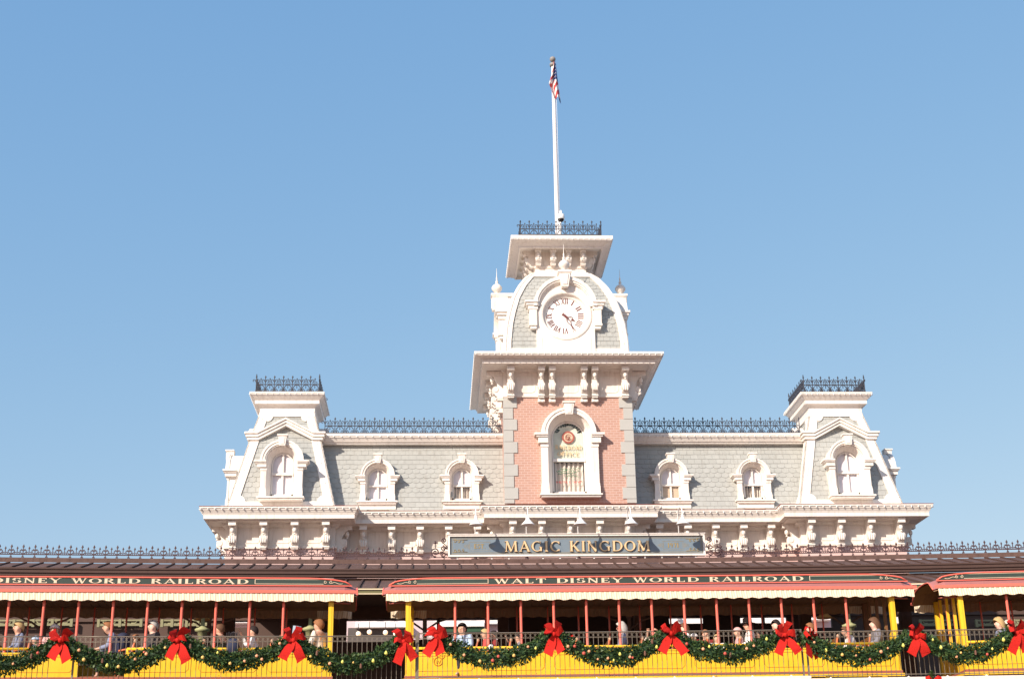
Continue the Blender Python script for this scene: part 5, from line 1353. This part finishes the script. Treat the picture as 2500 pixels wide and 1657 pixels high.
person(262,1531,35.42,LFT+.2,'brown haired passenger with a navy backpack in the dark doorway','cloth_bluegrey',hair='hair_auburn',pose='hunch',extra='backpack')
person(372,1529,35.46,LFT+.6,'white haired passenger in a dark jacket in the left coach','cloth_dark',skin='skin_pale',hair='hair_grey')
person(330,1560,35.60,LFT,'child in a pink top sitting low beside the doorway','cloth_pink',hair='hair_auburn')
person(535,1535,35.51,LFT-.4,'brown haired passenger in an olive shirt in the left coach','cloth_olive',hair='hair_brown')
person(617,1541,35.42,LFT,'passenger in a white shirt raising one hand in the left coach','cloth_white',hair='hair_dark',pose='raise')
person(688,1560,35.64,LFT,'half hidden passenger in pink left of the bow with the blue paper','cloth_pink',hair='hair_brown')
pp_ = person(722,1556,35.46,-pi/2,'passenger behind a bow, holding up a pale blue paper','cloth_grey',hair='hair_brown',pose='raise')
person(777,1526,35.42,LFT-.5,'auburn haired passenger in a pale grey shirt next to the yellow end post','cloth_cream',hair='hair_auburn')
person(1128,1534,35.42,-pi/2-.5,'dark haired passenger in a light blue shirt, left end of the middle coach','cloth_lightblue',hair='hair_dark')
person(1183,1547,35.38,LFT,'fair haired child in a red top, middle coach','cloth_red',hair='hair_blond')
person(1205,1551,35.60,LFT,'dark haired child in a dark red top right of the fair haired child','cloth_darkred',hair='hair_dark')
person(1265,1556,35.46,LFT,'passenger in dark grey with a raised hand, middle coach','cloth_grey',hair='hair_dark',pose='raise')
person(1340,1534,35.51,LFT+.8,'passenger in a red hat behind a bow','cloth_darkred',hair='ribbon_red',style='cap')
person(1397,1560,35.55,-pi/2,'child in white with a red cap right of the passenger in the red hat','cloth_white',hair='ribbon_red',style='cap')
person(1516,1533,35.42,LFT,'woman with curly grey hair and dark red sunglasses in a blue grey jacket','cloth_bluegrey',skin='skin_pale',hair='hair_grey',style='curly',extra='sunglasses')
person(1598,1546,35.60,-pi/2,'bald headed passenger in a tan shirt between two red posts','cloth_cream',skin='skin',hair='skin',pose='raise')
person(1670,1534,35.51,LFT,'passenger in a white top and dark hair right of the middle bow','cloth_white',skin='skin_pale',hair='hair_brown',style='long')
person(1694,1556,35.33,LFT,'child in a white hooded top right of the middle bow','cloth_white',hair='cloth_white',style='cap')
person(1722,1548,35.55,-pi/2,'brown haired child looking out, left of a red post','cloth_darkred',hair='hair_auburn',style='long')
person(1750,1558,35.33,-pi/2,'fair haired child in a white shirt leaning on the rail','cloth_white',hair='hair_blond',style='long')
person(1800,1543,35.42,LFT,'girl in a pink cap beside the woman in the black hat','cloth_pink',hair='cloth_pink',style='cap')
person(1825,1526,35.38,LFT,'woman in a white shirt wearing a black hat','cloth_white',hair='hair_dark',style='long',extra='hat')
person(1849,1547,35.55,LFT,'child in a grey jacket right of the woman in the black hat','cloth_grey',hair='hair_dark')
person(1894,1526,35.46,LFT+.4,'dark haired woman behind the bow at the end of the tall fence','cloth_lilac',skin='skin_pale',hair='hair_dark',style='long')
person(1977,1533,35.51,LFT,'pale faced passenger in a lilac shirt above the sideways bow','cloth_lilac',skin='skin_pale',hair='hair_auburn')
person(2062,1541,35.38,LFT,'dark haired child in a white jacket leaning forward','cloth_white',hair='hair_brown',pose='hunch')
person(2133,1523,35.42,LFT,'dark haired woman in profile wearing a dark grey coat','cloth_grey',skin='skin_pale',hair='hair_brown',style='curly')
person(2438,1522,35.42,LFT,'fair haired passenger in a blue grey top, right coach','cloth_bluegrey',skin='skin_pale',hair='hair_blond',style='curly')
person(2463,1526,35.64,0.2,'passenger in a pale cap facing the fair haired one, right coach','cloth_grey',hair='cloth_cream',style='cap')
# small carried things
X, Z, Y = atc(724, 1540, 35.5); m = MB(); m.box(-.10,.10,-.004,.004,-.13,.13); o = ob('paper_sheet', m, cm('paper_blue', (.55,.70,.85)), None, origin=(0,0,0)); o.location = (X,Y,Z); o.rotation_euler = (.2,.08,.2); tag(o, 'pale blue sheet of paper held up behind a red bow', 'paper')
X, Z, Y = atc(568, 1572, 34.78); br_ = root('shoulder_bag', 'black bag hanging over the yellow rail of the left coach', 'bag', (X, Y, Z-.22))
m = MB(); m.lathe([(.05,0),(.13,.02),(.15,.18),(.13,.32),(.06,.36)], (0,0,0), 12); m.v = [(x,y*.5,z) for x,y,z in m.v]; ob('bag_body', m, 'cloth_navy', br_, origin=(0,0,0))
m = MB(); m.tube([(-.09,0,.30),(-.07,.04,.48),(0,.06,.52),(.07,.04,.48),(.09,0,.30)], .012, 6)
for i in range(7): m.tube([(-.14+i*.045,0,.36),(-.15+i*.05,0,.50+.02*(i%2))], .008, 4)
ob('bag_strap', m, 'cloth_dark', br_, origin=(0,0,0))
X, Z, Y = atc(1199, 1585, 34.75); bt_ = root('drink_bottle', 'white bottle with a pale brown base held out over the rail of the middle coach', 'bottle', (X, Y, Z-.10))
m = MB(); m.lathe([(.06,.03),(.062,.19),(.05,.215),(.025,.225)], (0,0,0), 14); ob('bottle_body', m, 'cloth_white', bt_, origin=(0,0,0))
m = MB(); m.lathe([(.045,-.02),(.055,.03)], (0,0,0), 14); ob('bottle_base', m, 'cloth_cream', bt_, origin=(0,0,0))

# ------------------------------------------------------------------ platform furniture
def urn_lamp(u_, v_, label):
    X, Z, Y = atc(u_, v_, 39.6); r = root('lamp_post', label, 'lamp post', (X, Y, 3.95)); zt = Z-3.95
    m = MB(); m.lathe([(.18,0),(.18,.1),(.08,.2),(.06,zt-.35),(.05,zt-.2)], (0,0,0), 10); ob('post', m, 'olive_paint', r, origin=(0,0,0))
    m = MB(); m.lathe([(.07,zt-.22),(.10,zt-.2),(.14,zt-.02),(.20,zt+.0),(.21,zt+.06),(.12,zt+.09),(.06,zt+.14),(.045,zt+.42),(.01,zt+.5)], (0,0,0), 8); ob('urn', m, cm('olive_light', (.42,.42,.22)), r, origin=(0,0,0))
urn_lamp(494,1540,'olive green lamp post with urn top behind the left coach'); urn_lamp(757,1538,'olive green urn lamp post behind the auburn haired passenger'); urn_lamp(2074,1530,'olive green lamp post with urn top behind the right part of the middle coach')
for u_, v_, l in ((494,1507,'amber shaded hanging lamp above the leftmost olive lamp post'),(787,1507,'amber shaded hanging lamp beside the yellow end post of the left coach'),(2012,1503,'amber shaded hanging lamp behind the right part of the middle coach')):
    X, Z, Y = atc(u_, v_, 39.9); r = root('hanging_lamp', l, 'lamp', (X, Y, Z)); 
    m = MB(); m.lathe([(.05,.12),(.07,.10),(.22,-.04),(.225,-.06),(.15,-.03)], (0,0,0), 14); ob('lamp_shade', m, cm('amber_shade', (.62,.33,.12)), r, origin=(0,0,0))
    m = MB(); m.tube([(0,0,.1),(0,0,6.75-Z)], .012, 5); ob('rod', m, 'iron_paint', r, origin=(0,0,0))

# back wall of the hall: dark partitions, transom openings
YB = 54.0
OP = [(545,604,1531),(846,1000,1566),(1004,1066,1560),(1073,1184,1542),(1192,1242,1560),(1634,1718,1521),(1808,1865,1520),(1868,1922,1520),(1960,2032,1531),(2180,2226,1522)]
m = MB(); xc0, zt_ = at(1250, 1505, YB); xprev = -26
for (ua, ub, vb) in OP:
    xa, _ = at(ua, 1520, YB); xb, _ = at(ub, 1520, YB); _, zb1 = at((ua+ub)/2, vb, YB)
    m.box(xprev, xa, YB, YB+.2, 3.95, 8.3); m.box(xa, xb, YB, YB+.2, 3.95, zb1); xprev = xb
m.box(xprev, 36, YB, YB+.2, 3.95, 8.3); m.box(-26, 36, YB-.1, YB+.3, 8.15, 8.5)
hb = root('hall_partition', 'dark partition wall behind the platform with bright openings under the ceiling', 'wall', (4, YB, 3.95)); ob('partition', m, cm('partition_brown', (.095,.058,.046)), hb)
for (ua, ub) in ((-60,175),(240,345),(395,445),(455,512),(2248,2330),(2385,2520)):
    xa, za = at(ua, 1528, YB-.3); xb, zt2 = at(ub, 1514, YB-.3); zt2 = at((ua+ub)/2, 1514, YB-.3)[1]; za = at((ua+ub)/2, 1527, YB-.3)[1]
    m = MB(); m.box(xa, xb, YB-.32, YB-.26, za, za+(zt2-za)*.45); n = max(2, int((xb-xa)/.62)); m.box(xa, xb, YB-.32, YB-.26, zt2-.02, zt2+.04)
    for i in range(n+1):
        x = xa+(xb-xa)*i/n; m.box(x-.05, x+.05, YB-.34, YB-.24, za-.04, zt2+.05)
        if i < n:
            for s in (-1, 1): m.tube([(x+(xb-xa)/n*.5+s*.24, YB-.28, zt2-.02), (x+(xb-xa)/n*.5+s*.17, YB-.28, zt2-.10), (x+(xb-xa)/n*.5+s*.02, YB-.28, zt2-.10)], .03, 5)
    ob('fretwork', m, cm('khaki_trim', (.26,.245,.14)), hb)
# far street buildings in the sun
def far(name, label, u0, u1, parts, Y=100, top=16.4):
    x0, _ = at(u0, 1520, Y); x1, _ = at(u1, 1520, Y)
    r = root('street_building', label, 'building', ((x0+x1)/2, Y, -1.6), 0, 'street buildings seen through the station hall')
    m = MB(); m.box(x0, x1, Y, Y+12, -1.6, top); ob('wall', m, name, r)
    for nm, mt, ua, ub, va, vb, d in parts:
        xa = at(ua, 1520, Y-d)[0]; xb = at(ub, 1520, Y-d)[0]; za = at((ua+ub)/2, vb, Y-d)[1]; zb2 = at((ua+ub)/2, va, Y-d)[1]
        m = MB(); m.box(xa, xb, Y-d, Y-.01, za, zb2); ob(nm, m, mt, r)
    return r
fb_ = far('far_pink', 'pink walled building with white cornice seen through the gap between the coaches', 846, 1189, [('cornice','far_white',868,996,1516,1530,.9),('shop_front','room_dark',850,996,1531,1580,.3),('cornice','far_white',1074,1182,1514,1528,.9),('awning','awning_green',1074,1182,1530,1541,.7),('pilaster','far_white',1064,1072,1505,1570,.4),('window','far_grey',920,928,1506,1516,.35),('window','far_grey',955,962,1506,1516,.35),('window','far_grey',1112,1120,1506,1514,.35),('window','far_grey',1150,1156,1506,1514,.35)])
for u_, v_ in ((875,1546),(902,1542),(941,1543),(966,1546)):
    X, Z = at(u_, v_, 97.5); m = MB(); m.ball((X, 97.5, Z), .17, 10); m.tube([(X,97.5,Z+.2),(X,97.5,Z+.7)], .03, 4, 1)
    tag(ob('hanging_lantern', m, ['glow','iron_paint'], None, origin=(0,0,0)), 'lit warm lantern under the white cornice seen in the gap between the coaches', 'lantern', 'lit lanterns in the gap between the coaches')
far('far_pink', 'pale brick panel building with cream top seen behind the fair haired child', 1190, 1245, [('cornice','far_white',1190,1245,1508,1521,.4),('ledge','far_grey',1190,1245,1522,1523,.5)])
far('far_grey', 'grey building with a broken white cornice seen right of the middle bow', 1560, 1955, [('cornice','far_white',1636,1716,1508,1521,.9),('cornice','far_white',1808,1930,1506,1520,.9),('window','far_grey',1656,1662,1504,1513,1.2)])
far('far_pink', 'pale building seen behind the lilac shirted passenger', 1956, 2240, [('cornice','far_white',1956,2032,1505,1512,.9),('cornice','far_white',2180,2226,1508,1520,.9)])
far('far_pink', 'small pale building seen over the white shirted passenger in the left coach', 530, 620, [('cornice','far_white',540,606,1512,1519,.9)])
